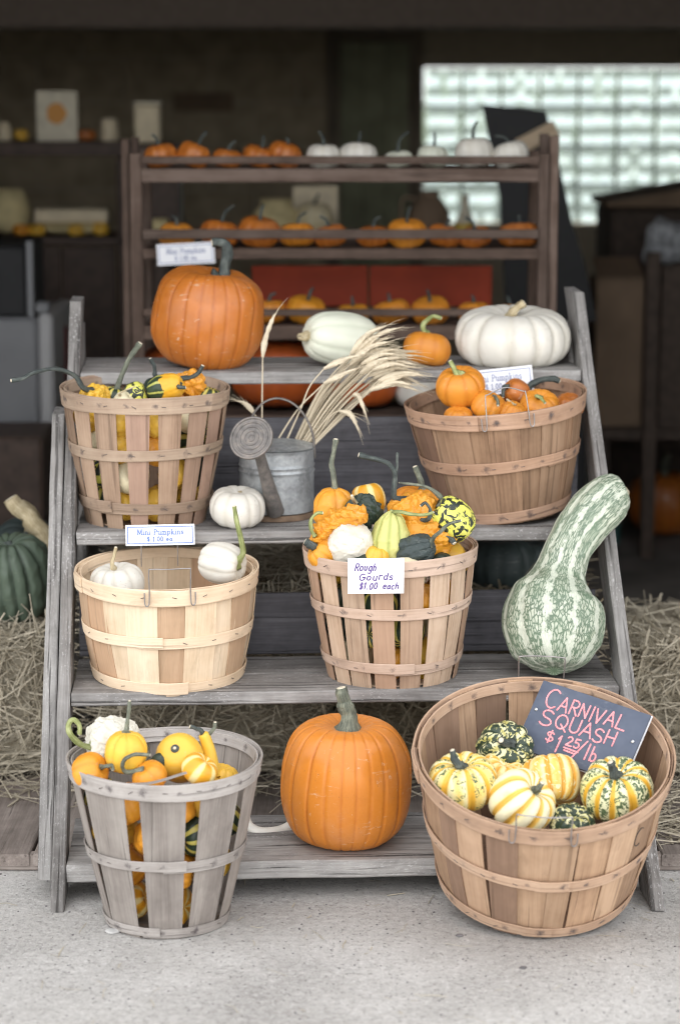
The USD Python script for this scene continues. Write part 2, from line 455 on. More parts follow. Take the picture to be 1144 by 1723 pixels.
def cushaw_build(g):
    """Green and white striped cushaw: broken white stripes, and netted veins between them."""
    s = g.sep(g.attr('pat'))
    th = g.math('arctan2', s.y, s.x)
    nz = g.noise(g.scaled(g.pos(), (30, 30, 22)), 1.0, 4, 0.6).fac
    ph = g.math('add', g.math('multiply', th, 11.0), g.math('multiply', g.math('subtract', nz, 0.5), 4.6))
    w = g.math('multiply_add', g.math('cosine', ph), 0.5, 0.5)
    w = g.math('subtract', w, g.math('multiply', g.maprange(g.noise(g.pos(), 38, 4, 0.65).fac, 0.40, 0.66), 0.42))
    uv = g('combine_xyz', x=g.math('multiply', s.x, 16.0), y=g.math('multiply', s.y, 16.0), z=g.math('multiply', s.z, 34.0)).vector
    wv = g('vector_math', math_type='add', vector1=uv, vector2=g('vector_math', math_type='scale', vector1=g.noise(g.pos(), 60, 3).color, scale=1.5).vector).vector
    vo = g('voronoi_texture', feature='distance_to_edge', vector=wv, scale=1.0).distance
    vein = g.maprange(vo, 0.05, 0.22, 1.0, 0.0)
    pale = g.ramp(g.noise(g.pos(), 40, 3).fac, [(0.35, (0.43, 0.455, 0.35)), (0.65, (0.57, 0.59, 0.48))])
    net = g.mix(g.math('multiply', vein, 0.9), pale, (0.06, 0.105, 0.06))
    body = g.mix(g.maprange(g.noise(g.pos(), 24, 3).fac, 0.35, 0.68, 0.02, 0.55), net, (0.14, 0.20, 0.13))
    col = g.mix(g.math('multiply', g.maprange(w, 0.58, 0.74), 0.70), body, (0.62, 0.64, 0.53))
    pole = g.maprange(s.z, 0.06, 0.0)
    col = g.mix(g.math('multiply', pole, 0.7), col, (0.12, 0.19, 0.10))
    f = g.noise(g.pos(), 150, 3).fac
    return g.surf(col, g.math('multiply_add', f, 0.15, 0.3), f, 0.2, 0.0008, 0.45)


material('cushaw_skin', cushaw_build)


def two_tone_build(g):
    """Half dark green, half yellow gourd with a ragged border."""
    s = g.sep(g.attr('pat'))
    th = g.math('arctan2', s.y, s.x)
    nz = g.noise(g.pos(), 45, 3, 0.6).fac
    lines = g.math('multiply_add', g.math('cosine', g.math('add', g.math('multiply', th, 9.0), g.math('multiply', nz, 3.0))), 0.5, 0.5)
    green = g.mix(g.maprange(lines, 0.80, 0.95), (0.022, 0.036, 0.018), (0.40, 0.40, 0.10))
    edge = g.math('add', s.z, g.math('multiply', g.math('subtract', nz, 0.5), 0.35))
    col = g.mix(g.maprange(edge, 0.50, 0.52), green, (0.70, 0.36, 0.03))
    return g.surf(col, 0.38, g.noise(g.pos(), 160, 3).fac, 0.25, 0.0008, 0.45)


material('two_tone_skin', two_tone_build)


def stem_mat(name, dark, mid, light):
    def b(g):
        gr = g.attr('gr')
        a = g.noise(g.scaled(gr, (30, 500, 30)), 1.0, 4, 0.65).fac
        c = g.noise(g.pos(), 60, 3).fac
        k = g.math('add', g.math('multiply', a, 0.6), g.math('multiply', c, 0.4))
        return g.surf(g.ramp(k, [(0.34, dark), (0.5, mid), (0.66, light)]), 0.7, a, 0.7, 0.0015, 0.3)
    return material(name, b)


stem_mat('grey_green_stem', (0.045, 0.05, 0.04), (0.13, 0.14, 0.105), (0.30, 0.30, 0.22))
stem_mat('dark_stem', (0.018, 0.022, 0.022), (0.055, 0.065, 0.06), (0.15, 0.165, 0.145))
stem_mat('green_stem', (0.12, 0.14, 0.045), (0.26, 0.29, 0.11), (0.44, 0.46, 0.24))
stem_mat('tan_stem', (0.26, 0.20, 0.11), (0.44, 0.36, 0.22), (0.6, 0.52, 0.36))
plain('cut_end', (0.62, 0.55, 0.42), 0.8, scale=200)
plain('blossom_scar', (0.48, 0.42, 0.28), 0.8, scale=200, var=0.3)

plain('wire', (0.33, 0.31, 0.30), 0.35, metallic=0.9, var=0.2)
plain('staple_metal', (0.14, 0.12, 0.11), 0.5, metallic=0.6)
plain('paper', (0.80, 0.80, 0.82), 0.7, var=0.03, scale=12)
plain('card_edge', (0.72, 0.72, 0.74), 0.7, var=0.03)
plain('blue_ink', (0.10, 0.17, 0.42), 0.7, var=0.1)
plain('faded_ink', (0.32, 0.34, 0.45), 0.7, var=0.1)
plain('pen_ink', (0.10, 0.06, 0.22), 0.7, var=0.15)
plain('screw_metal', (0.55, 0.55, 0.55), 0.35, metallic=0.9)


def slate_build(g):
    n = g.noise(g.pos(), 14, 5, 0.6).fac
    sm = g.noise(g.scaled(g.pos(), (30, 9, 60)), 1.0, 4, 0.7).fac
    col = g.ramp(n, [(0.3, (0.065, 0.078, 0.11)), (0.7, (0.11, 0.125, 0.165))])
    col = g.mix(g.maprange(sm, 0.6, 0.85, 0.0, 0.3), col, (0.4, 0.4, 0.42))
    return g.surf(col, 0.75, n, 0.1, 0.001, 0.25)


material('chalkboard', slate_build)


def chalk_build(g):
    n = g.noise(g.pos(), 600, 2, 0.7).fac
    return g.surf(g.ramp(n, [(0.34, (0.45, 0.13, 0.15)), (0.5, (0.80, 0.30, 0.32)), (0.7, (0.88, 0.44, 0.45))]), 0.9, spec=0.1)


material('pink_chalk', chalk_build)


def zinc_build(g):
    v = g('voronoi_texture', vector=g.pos(), scale=160, feature='f1').color
    n = g.noise(g.pos(), 22, 5, 0.6).fac
    bw = g('rgb_to_bw', color=v).val
    k = g.math('add', g.math('multiply', bw, 0.16), g.math('multiply', n, 0.8))
    col = g.ramp(k, [(0.3, (0.20, 0.21, 0.215)), (0.5, (0.33, 0.345, 0.35)), (0.7, (0.47, 0.49, 0.495))])
    dull = g.maprange(g.noise(g.pos(), 9, 4).fac, 0.5, 0.7)
    return g.surf(g.mix(g.math('multiply', dull, 0.5), col, (0.27, 0.27, 0.25)), g.math('multiply_add', n, 0.35, 0.28), n, 0.15, 0.001, 0.5, metallic=0.55)


material('galvanised', zinc_build)


def rust_build(g):
    n = g.noise(g.pos(), 60, 5, 0.65).fac
    return g.surf(g.ramp(n, [(0.3, (0.11, 0.102, 0.095)), (0.5, (0.175, 0.16, 0.148)), (0.7, (0.26, 0.225, 0.195))]), 0.5, n, 0.4, 0.001, 0.5, metallic=0.5)


material('tarnished', rust_build)
plain('rusty_ring', (0.22, 0.15, 0.10), 0.7, var=0.35, metallic=0.3)


def straw_mat(name, dark, light):
    def b(g):
        r = g('geometry').random_per_island
        n = g.noise(g.pos(), 35, 3).fac
        k = g.math('add', g.math('multiply', r, 0.75), g.math('multiply', n, 0.25))
        return g.surf(g.ramp(k, [(0.1, dark), (0.9, light)]), 0.6, spec=0.3)
    return material(name, b)


straw_mat('straw', (0.42, 0.37, 0.28), (0.82, 0.765, 0.635))
straw_mat('old_straw', (0.24, 0.20, 0.135), (0.56, 0.495, 0.375))
straw_mat('wheat', (0.56, 0.48, 0.35), (0.78, 0.71, 0.58))


def concrete_build(g):
    p = g.pos()
    a = g.noise(p, 2.3, 6, 0.6).fac
    b = g.noise(p, 62, 6, 0.75).fac
    c = g.noise(p, 230, 3, 0.7).fac
    k = g.math('add', g.math('multiply', a, 0.34), g.math('add', g.math('multiply', b, 0.40), g.math('multiply', c, 0.26)))
    col = g.ramp(k, [(0.34, (0.22, 0.207, 0.193)), (0.47, (0.43, 0.412, 0.388)), (0.60, (0.60, 0.580, 0.55))])
    vo = g('voronoi_texture', vector=p, scale=95, randomness=1.0)
    rnd_ = g('rgb_to_bw', color=vo.color).val
    grain = g.maprange(vo.distance, 0.20, 0.34, 1.0, 0.0)
    dark = g.math('multiply', grain, g.maprange(rnd_, 0.63, 0.66))
    pale = g.math('multiply', grain, g.maprange(rnd_, 0.37, 0.34))
    col = g.mix(g.math('multiply', dark, 0.40), col, (0.17, 0.15, 0.145))
    col = g.mix(g.math('multiply', pale, 0.35), col, (0.72, 0.70, 0.68))
    st = g.maprange(g.noise(p, 1.7, 5, 0.65, 0.6).fac, 0.50, 0.72)
    col = g.mix(g.math('multiply', st, 0.35), col, (0.27, 0.25, 0.225))
    pits = g.maprange(g.noise(p, 105, 3, 0.6).fac, 0.63, 0.70)
    col = g.mix(g.math('multiply', pits, 0.40), col, (0.11, 0.105, 0.10))
    h = g.math('subtract', g.math('add', g.math('multiply', b, 0.6), g.math('multiply', c, 0.35)), g.math('multiply', pits, 0.5))
    return g.surf(col, 0.9, h, 1.0, 0.008, 0.2)


material('concrete', concrete_build)
plain('barn_floor', (0.17, 0.155, 0.14), 0.85, var=0.3, scale=6)
plain('dark_wall', (0.22, 0.18, 0.135), 0.9, var=0.25, scale=5)
plain('wall_block', (0.42, 0.345, 0.235), 0.9, var=0.25, scale=9)
plain('mortar', (0.48, 0.41, 0.30), 0.9)
plain('glass_mortar', (0.42, 0.45, 0.44), 0.9)
plain('ceiling_paint', (0.15, 0.12, 0.098), 0.9)
plain('door_green', (0.34, 0.345, 0.22), 0.7, var=0.35, scale=4)
plain('dark_brown', (0.075, 0.05, 0.038), 0.6, var=0.3)
plain('black_board', (0.02, 0.02, 0.021), 0.6)
plain('frame_white', (0.66, 0.60, 0.46), 0.5)
plain('cream_card', (0.70, 0.60, 0.42), 0.7)
plain('cardboard', (0.21, 0.145, 0.095), 0.85, var=0.15, scale=6)
plain('dark_crate', (0.08, 0.058, 0.045), 0.8, var=0.3)
plain('grey_metal', (0.225, 0.228, 0.235), 0.45, var=0.1, scale=4)
plain('white_metal', (0.46, 0.455, 0.45), 0.45, var=0.06, scale=4)
plain('dark_red', (0.13, 0.018, 0.018), 0.6)
plain('red_paint', (0.60, 0.08, 0.03), 0.6, var=0.15, scale=7)
plain('teal_plastic', (0.06, 0.15, 0.14), 0.5)
plain('yellow_thing', (0.62, 0.42, 0.06), 0.5)
plain('cloth', (0.62, 0.52, 0.28), 0.9, var=0.2, scale=14)
plain('clear_wrap', (0.30, 0.31, 0.32), 0.25, var=0.4, scale=40)
plain('lawn', (0.12, 0.155, 0.075), 0.9, var=0.35, scale=3)
plain('yard_gravel', (0.17, 0.18, 0.165), 0.95, var=0.3, scale=2)
plain('stone', (0.48, 0.47, 0.45), 0.85, var=0.2, scale=60)
plain('dark_stone', (0.15, 0.14, 0.14), 0.85, var=0.3, scale=60)
material('block_glass', lambda g: g('glass_bsdf', color=(0.74, 0.79, 0.765), roughness=0.10, IOR=1.45).BSDF)
plain('white_gourd_neck', (0.74, 0.71, 0.64), 0.5)


# ------------------------------------------------------------------ ground and barn
def struct(name, mesh, mat, smooth=False, pv=None):
    return obj(None, name, mesh, mat, smooth, pv, kind='structure')


def sheet(x0, x1, y0, y1, z, n=2):
    xs, ys = np.linspace(x0, x1, n), np.linspace(y0, y1, n)
    X, Y = np.meshgrid(xs, ys)
    v = np.stack([X.ravel(), Y.ravel(), np.full(X.size, z)], 1)
    q = [(j * n + i, j * n + i + 1, (j + 1) * n + i + 1, (j + 1) * n + i) for j in range(n - 1) for i in range(n - 1)]
    q = np.array(q)
    return v, np.vstack([q[:, [0, 1, 2]], q[:, [0, 2, 3]]])


struct('concrete_apron', sheet(-30, 30, -40, 11.6, 0.0), 'concrete')
struct('gravel_yard', sheet(-60, 60, 11.6, 60, -0.004), 'yard_gravel')
struct('lawn', sheet(-150, 150, 60, 300, -0.02), 'lawn')
struct('lawn', sheet(-150, 150, -200, -40, -0.02), 'lawn')
DECK_Y, DECK_Z = 4.462, 0.037
deck = thing('deck', None, None, (0, DECK_Y, 0), kind='structure')
obj(deck, 'joist', box(-3, 3.4, DECK_Y + 0.03, 5.93, 0.001, 0.010), 'dark_barn_wood', False, {'gr': lambda p: p, 'tn': tone()})
board(deck, 'edge_board', (-1.6, DECK_Y + 0.014, 0.017), (1.6, DECK_Y + 0.014, 0.017), 0.028, 0.033, 'deck_wood', n=30)
x = -2.0
while x < 2.2:
    w = rnd.uniform(0.132, 0.15)
    board(deck, 'plank', (x + w / 2, DECK_Y - 0.004, DECK_Z - 0.0125), (x + w / 2, 5.92, DECK_Z - 0.0125 + rnd.uniform(-0.002, 0.002)), w - 0.007, 0.025, 'deck_wood', n=8)
    x += w
struct('barn_floor', box(-3.0, 3.4, 5.93, 11.3, 0.002, 0.033), 'barn_floor')

BACK = 11.0
WX0, WN, WB = 0.392, 10, 0.1815
WZ0, WROWS = 0.928, 4
WX1, WZ1 = WX0 + WN * WB, WZ0 + WROWS * WB
wall = thing('back_wall', 'dark concrete block wall at the back of the barn', 'wall', (0, BACK, 0))
obj(wall, 'wall_panel', cat_mesh(box(-3.0, WX0, BACK, BACK + 0.2, 0.03, 2.6), box(WX1, 3.4, BACK, BACK + 0.2, 0.03, 2.6), box(WX0, WX1, BACK, BACK + 0.2, 0.03, WZ0), box(WX0, WX1, BACK, BACK + 0.2, WZ1, 2.6)), 'mortar')
for r in range(9):
    for c in range(9):
        x0 = -2.62 + c * 0.405 - (0.2 if r % 2 else 0)
        x1 = x0 + 0.393
        if x0 < -0.05 < x1 + 0.02:
            x1 = -0.065
        if x1 - x0 > 0.05 and x1 <= -0.06:
            z0 = 0.28 + r * 0.203
            obj(wall, 'block', cbox(x0, x1, BACK - 0.012, BACK + 0.001, z0, z0 + 0.191, 0.004), 'wall_block')
obj(None, 'side_wall', box(-3.2, -3.0, 4.7, 11.2, 0.0, 2.6), 'dark_wall', label='dark plain wall closing the barn on the left', cat='wall')
obj(None, 'side_wall', box(3.4, 3.6, 4.7, 11.2, 0.0, 2.6), 'dark_wall', label='dark plain wall closing the barn on the right', cat='wall')
obj(None, 'barn_roof', box(-3.4, 3.8, 4.75, 11.4, 2.602, 2.75), 'ceiling_paint', label='dark wooden ceiling over the barn', cat='roof')
obj(None, 'loft_beam', cbox(-2.99, 3.39, 8.4, 8.7, 1.765, 2.6, 0.01), 'ceiling_paint', label='deep dark beam crossing the barn above the glass block window', cat='beam')

fw = thing('front_wall', 'dark barn front wall framing the wide doorway', 'wall', (0, 4.74, 0))
obj(fw, 'wall_panel', box(-3.2, -1.36, 4.74, 4.88, 0.0, 2.6), 'dark_wall')
obj(fw, 'wall_panel', box(1.30, 3.6, 4.74, 4.88, 0.0, 2.6), 'dark_wall')
obj(fw, 'lintel', box(-1.36, 1.30, 4.74, 4.88, 2.45, 2.6), 'dark_wall')

# the glass block window: four rows of hollow-looking blocks, each with its own rippled face
win = thing('glass_block_window', 'bright window of square glass blocks in the back wall', 'window', ((WX0 + WX1) / 2, BACK, WZ0))
g_ = 0.006
bars = [box(WX0, WX1, BACK + 0.02, BACK + 0.09, WZ0 + r * WB - g_, WZ0 + r * WB + g_) for r in range(1, WROWS)]
for c in range(1, WN):
    for r in range(WROWS):
        bars.append(box(WX0 + c * WB - g_, WX0 + c * WB + g_, BACK + 0.02, BACK + 0.09, WZ0 + r * WB + g_ + 0.0002, WZ0 + (r + 1) * WB - g_ - 0.0002))
obj(win, 'mortar_grid', cat_mesh(*bars), 'glass_mortar')
nb = 12
uu = np.linspace(0, 1, nb)
U, V = np.meshgrid(uu, uu)
edge = np.minimum(np.minimum(U, 1 - U), np.minimum(V, 1 - V))
for r in range(WROWS):
    for c in range(WN):
        ph = rnd.uniform(-0.3, 0.3)
        hgt = np.clip(edge * 12, 0, 1) * (np.abs(np.sin(2 * PI * U + ph * 0.3)) ** 3 * np.abs(np.sin(2 * PI * V)) ** 2 * 0.0125 + 0.008 * (meshkit.noise(np.stack([U * 4 + c * 7, V * 4 + r * 9, U * 0], -1)) - 0.5))
        s_ = WB - 2 * g_ - 0.0006
        fx = WX0 + c * WB + g_ + 0.0003 + U * s_
        fz = WZ0 + r * WB + g_ + 0.0003 + V * s_
        front = np.stack([fx, BACK + 0.03 - hgt, fz], -1).reshape(-1, 3)
        back = np.stack([fx, BACK + 0.075 + 0.6 * hgt, fz], -1).reshape(-1, 3)
        q = np.array([(j * nb + i, j * nb + i + 1, (j + 1) * nb + i + 1, (j + 1) * nb + i) for j in range(nb - 1) for i in range(nb - 1)])
        o = nb * nb
        ring = [i for i in range(nb)] + [j * nb + nb - 1 for j in range(1, nb)] + [(nb - 1) * nb + i for i in range(nb - 2, -1, -1)] + [j * nb for j in range(nb - 2, 0, -1)]
        sd = np.array([(ring[k], o + ring[k], o + ring[(k + 1) % len(ring)], ring[(k + 1) % len(ring)]) for k in range(len(ring))])
        obj(win, 'glass_block', (np.vstack([front, back]), np.vstack([q, q[:, ::-1] + o, sd])), 'block_glass', 30)
door = thing('boarded_door', 'dull green boarded door left of the glass block window', 'door', (0.16, BACK - 0.06, 0.03))
obj(door, 'frame', cat_mesh(cbox(-0.06, 0.0, BACK - 0.06, BACK - 0.001, 0.035, 1.83), cbox(0.325, 0.385, BACK - 0.06, BACK - 0.001, 0.035, 1.83), cbox(0.0, 0.325, BACK - 0.06, BACK - 0.001, 1.77, 1.83)), 'dark_wall')
for k in range(3):
    obj(door, 'board', cbox(0.003 + k * 0.107, 0.003 + k * 0.107 + 0.104, BACK - 0.045, BACK - 0.013, 0.036, 1.768, 0.003), 'door_green')

# ------------------------------------------------------------------ the stepped display stand
SX, SY, YAW, SW_, SL = 0.033, 4.253, 0.057, 1.118, 0.952
HS = [0.073, 0.346, 0.627, 0.932]
TH = [0.036, 0.027, 0.027, 0.027]
CY, SYN = math.cos(YAW), math.sin(YAW)
SR = np.array([[CY, -SYN, 0], [SYN, CY, 0], [0, 0, 1.0]])


def stand_pt(xl, yl, z):
    return SR @ np.array([xl, yl, z]) + np.array([SX, SY, 0])


def on_shelf(k, px, dy, dz=0.0):
    """Point on shelf k (0 lowest), dy behind its front edge, in the photo column px."""
    a, b = -1.0, 1.0
    for _ in range(50):
        m = (a + b) / 2
        w = stand_pt(m, SL * HS[k] + dy, HS[k] + dz)
        if 572 + w[0] / mpp(w) < px:
            a = m
        else:
            b = m
    return w


stand = thing('display_stand', 'weathered grey wooden stand with four stepped shelves full of baskets', 'stand', stand_pt(0, 0.5, 0))


def stringer(name, x0, x1, foot, top, y_top, depth, seed, label=None):
    """An upright side board, vertical cross-section swept along the slope; foot/top: heights; its front edge runs to y_top at the top."""
    n = 26
    (v, f), gr = plank(1.0, x1 - x0, depth, 0.003, n, 0.0016, seed)
    t = v[:, 0]
    w = np.empty_like(v)
    w[:, 0] = (x0 + x1) / 2 + v[:, 1]
    w[:, 2] = foot[1] + t * (top - foot[1])
    w[:, 1] = foot[0] + t * (y_top - foot[0]) + v[:, 2] + depth / 2
    gr = gr.copy()
    gr[:, 0] *= 1.5
    return obj(stand, name, (w @ SR.T + np.array([SX, SY, 0]), f[:, ::-1]), 'grey_barn_wood', False, {'gr': gr, 'tn': tone()}, label)


hw = SW_ / 2
stringer('side_board', -hw - 0.028, -hw - 0.002, (0.0, 0.0), 1.078, SL * 1.078, 0.13, 3)
stringer('side_board', hw + 0.002, hw + 0.028, (-0.06, 0.002), 1.092, SL * 1.092, 0.13, 5)
stringer('side_board', -hw - 0.058, -hw - 0.031, (0.075, 0.040), 0.852, SL * 0.852 - 0.004, 0.11, 8, 'shorter rough board doubling the left side of the stand')
for sx in (-hw - 0.015, hw + 0.015):
    board(stand, 'rear_leg', stand_pt(sx, SL * 1.0 + 0.16, DECK_Z), stand_pt(sx, SL * 1.0 + 0.16, 1.02), 0.026, 0.06, 'grey_barn_wood', (0, 1, 0))
for k in range(4):
    for j in range(2):
        y = SL * HS[k] - 0.006 + j * 0.152
        board(stand, 'shelf_board', stand_pt(-hw + 0.001, y + 0.073, HS[k] - TH[k] / 2), stand_pt(hw - 0.001, y + 0.073, HS[k] - TH[k] / 2 - 0.001 * j), 0.146, TH[k], 'grey_barn_wood', n=24, wob=0.0016)
for k, top in ((2, 0.826), (1, 0.482)):
    z0 = HS[k] + 0.002
    y = SL * HS[k] + 0.308
    board(stand, 'riser_board', stand_pt(-hw + 0.002, y, (z0 + top) / 2), stand_pt(hw - 0.002, y, (z0 + top) / 2), top - z0, 0.018, 'dark_barn_wood', SR @ np.array([0, -1.0, 0]), n=20)


# ------------------------------------------------------------------ gourds and pumpkins
def lathe(R, H, ribs=0, depth=0.0, seed=0, e1=0.75, e2=0.9, dimple=0.12, bdimple=0.08, nu=72, nv=30, lump=0.03, wart=0.0, wscale=60.0, pear=0.0, gexp=2.2, bump_fn=None):
    """A ribbed body about +z with its centre at the origin: ((v, f), pat, rib)."""
    r_ = np.random.default_rng(seed)
    ph = np.linspace(-PI / 2 + 0.012, PI / 2 - 0.012, nv)
    th = np.arange(nu) * 2 * PI / nu
    PHI, TH_ = np.meshgrid(ph, th, indexing='ij')
    c, s = np.cos(PHI), np.sin(PHI)
    rr = R * c ** e1
    z = H / 2 * np.sign(s) * np.abs(s) ** e2
    q = rr / R
    z = z - np.where(s > 0, H * dimple * np.exp(-(q / 0.36) ** 2), 0) + np.where(s < 0, H * bdimple * np.exp(-(q / 0.42) ** 2), 0)
    rr = rr * (1 - pear * (z / H))
    g = np.zeros_like(rr)
    if ribs:
        tw = TH_ + 0.10 * np.sin(2 * TH_ + r_.uniform(0, 6)) + 0.07 * np.sin(3 * TH_ + r_.uniform(0, 6)) + r_.uniform(0, 6)
        k = np.abs(np.cos(ribs * tw / 2))
        g = (1 - k) ** gexp
        amp = depth * (0.75 + 0.25 * np.sin(2 * TH_ + r_.uniform(0, 6)))
        rr = rr * (1 - amp * g * np.clip(c * 2.2, 0, 1) ** 0.5)
        z = z * (1 - 0.35 * depth * g)
    v = np.stack([rr * np.cos(TH_), rr * np.sin(TH_), z], -1)
    n_ = v / (np.linalg.norm(v, axis=-1, keepdims=True) + 1e-9)
    o = r_.uniform(0, 50, 3)
    if lump:
        v = v + n_ * (R * lump * 2 * (meshkit.fbm(v / R * 1.3 + o, 2, seed) - 0.5))[..., None]
    if wart:
        w = meshkit.fbm(v * wscale + o, 3, seed + 3)
        v = v + n_ * (wart * np.clip(w - 0.42, 0, 1) ** 0.8 * 2.2)[..., None]
    s01 = (np.sin(PHI) + 1) / 2
    pat = np.stack([np.cos(TH_), np.sin(TH_), s01], -1).reshape(-1, 3)
    rib = np.stack([g, np.full_like(g, r_.uniform(0.2, 0.8)), g * 0], -1).reshape(-1, 3)
    i, j = np.meshgrid(np.arange(nv - 1), np.arange(nu), indexing='ij')
    qd = np.stack([i * nu + j, i * nu + (j + 1) % nu, (i + 1) * nu + (j + 1) % nu, (i + 1) * nu + j], -1).reshape(-1, 4)
    f = np.vstack([qd[:, [0, 1, 2]], qd[:, [0, 2, 3]]])
    k = np.arange(1, nu - 1)
    top = (nv - 1) * nu
    f = np.vstack([f, np.stack([k * 0, k + 1, k], 1), np.stack([top + k * 0, top + k, top + k + 1], 1)])
    return (v.reshape(-1, 3), f), pat, rib


def sweep_body(path, radii, n=70, nu=72, ribs=0, depth=0.0, seed=0, wart=0.0, wscale=60.0, lump=0.0):
    """A gourd with a neck: a body swept along a path of world points."""
    p4 = curve(np.hstack([np.asarray(path, float), np.asarray(radii, float)[:, None]]), n)
    p, r = p4[:, :3], np.maximum(p4[:, 3], 0.0008)
    (v, f), gr = tube(p, r, nu)
    r_ = np.random.default_rng(seed)
    th = np.tile(np.arange(nu) * 2 * PI / nu, n)
    tw = th + 0.08 * np.sin(2 * th + r_.uniform(0, 6))
    g = (1 - np.abs(np.cos(ribs * tw / 2))) ** 2 if ribs else th * 0
    c = np.repeat(p, nu, 0)
    body = v[:n * nu]
    d = body - c
    body = c + d * (1 - depth * g)[:, None]
    nn = d / (np.linalg.norm(d, axis=1, keepdims=True) + 1e-9)
    o = r_.uniform(0, 50, 3)
    if lump:
        body = body + nn * (lump * 2 * (meshkit.fbm(body * 22 + o, 2, seed) - 0.5))[:, None]
    if wart:
        body = body + nn * (wart * 2.2 * np.clip(meshkit.fbm(body * wscale + o, 3, seed) - 0.42, 0, 1) ** 0.8)[:, None]
    v = np.vstack([body, v[n * nu:]])
    s = np.repeat(np.linspace(0, 1, n), nu)
    pat = np.stack([np.cos(th), np.sin(th), s], 1)
    rib = np.stack([g, g * 0 + r_.uniform(0.2, 0.8), g * 0], 1)
    pad = lambda a: np.vstack([a, a[:1], a[-1:]])
    return (v, f), pad(pat), pad(rib)


def stem(parent, pts, r0, r1, mat, flare=1.6, ridge=0.14, n=26, sides=14, nr=5, cut=True, name='stem', tip=None):
    p = curve(pts, n)
    t = np.linspace(0, 1, n)
    r = r0 + (r1 - r0) * t + r0 * (flare - 1) * np.exp(-t * 9)
    r = r + (tip or 0) * np.exp(-((t - 1) / 0.12) ** 2)
    kn = np.random.default_rng(int(abs(p[0, 0]) * 1e5) % 9973)
    r = r * (1 + 0.22 * (meshkit.fbm(np.stack([t * 9, t * 0 + kn.uniform(0, 50), t * 0], 1), 2, 3) - 0.5) * 2)
    p = p + (meshkit.fbm(np.stack([t * 6, t * 0 + 3.3, t * 0 + kn.uniform(0, 50)], 1)[:, None] + np.array([[0, 0, 0], [0, 31.7, 0], [0, 0, 57.1]]), 2, 5) - 0.5) * r0 * 0.9 * np.sin(PI * t)[:, None]
    m, gr = tube(p, r, sides, ridge, nr, 14.0)
    s = obj(parent, name, m, mat, True, {'gr': gr})
    if cut:
        d = p[-1] - p[-2]
        d /= np.linalg.norm(d)
        c, _ = tube([p[-1] - d * 0.0008, p[-1] + d * 0.0012, p[-1] + d * 0.0016], [r[-1] * 0.86, r[-1] * 0.8, r[-1] * 0.5], 10)
        obj(s, 'cut_end', c, 'cut_end', True)
    return s


def gourd(name, label, cat, center, R, H, mat, axis=(0, 0, 1), spin=0.0, stem_pts=None, stem_mat='grey_green_stem', r0=0.006, r1=0.005, flare=1.7, group=None, cut=True, tip=None, scar=False, **kw):
    """A gourd or pumpkin as a thing: body, stem. stem_pts: world points; the first one is moved into the body's top."""
    (v, f), pat, rib = lathe(R, H, **kw)
    Rm = frame_to(axis) @ rot((0, 0, 1), spin)
    w = v @ Rm.T + np.asarray(center)
    base = np.array([center[0], center[1], w[:, 2].min()])
    t = thing(name, label, cat, base, group)
    obj(t, 'body', (w, f), mat, True, {'pat': pat, 'rib': rib})
    if stem_pts is not None:
        top = np.asarray(center) + np.asarray(axis, float) / np.linalg.norm(axis) * H * (0.5 - kw.get('dimple', 0.12) - 0.015)
        stem(t, np.vstack([top, stem_pts]), r0, r1, stem_mat, flare, cut=cut, tip=tip)
    if scar:
        d = -np.asarray(axis, float) / np.linalg.norm(axis)
        q = np.asarray(center) + d * H * (0.5 - kw.get('bdimple', 0.08) - 0.004)
        m, _ = tube([q - d * 0.002, q + d * 0.0025, q + d * 0.004], [R * 0.20, R * 0.18, R * 0.04], 14)
        be = obj(t, 'blossom_end', m, 'dark_stem', True)
        m, _ = tube([q, q + d * 0.0045, q + d * 0.006], [R * 0.08, R * 0.07, R * 0.02], 10)
        obj(be, 'blossom_scar', m, 'cut_end', True)
    return t


def px_pts(pts, Y):
    """Pixel points (px, py[, dY]) at depth Y as world points."""
    return np.array([P(q[0], q[1], Y + (q[2] if len(q) > 2 else 0.0)) for q in pts])


def pg(name, label, cat, px, py, w, h, Y, mat, axis=(0, 0, 1), stem_px=None, **kw):
    """A gourd placed by the pixel of its centre and its size in pixels at the depth Y."""
    c = P(px, py, Y)
    m = mpp(c)
    sp = px_pts(stem_px, Y) if stem_px else None
    return gourd(name, label, cat, c, w * m / 2, h * m, mat, axis, stem_pts=sp, **kw)


def unit(v):
    v = np.asarray(v, float)
    return v / (np.linalg.norm(v) + 1e-9)


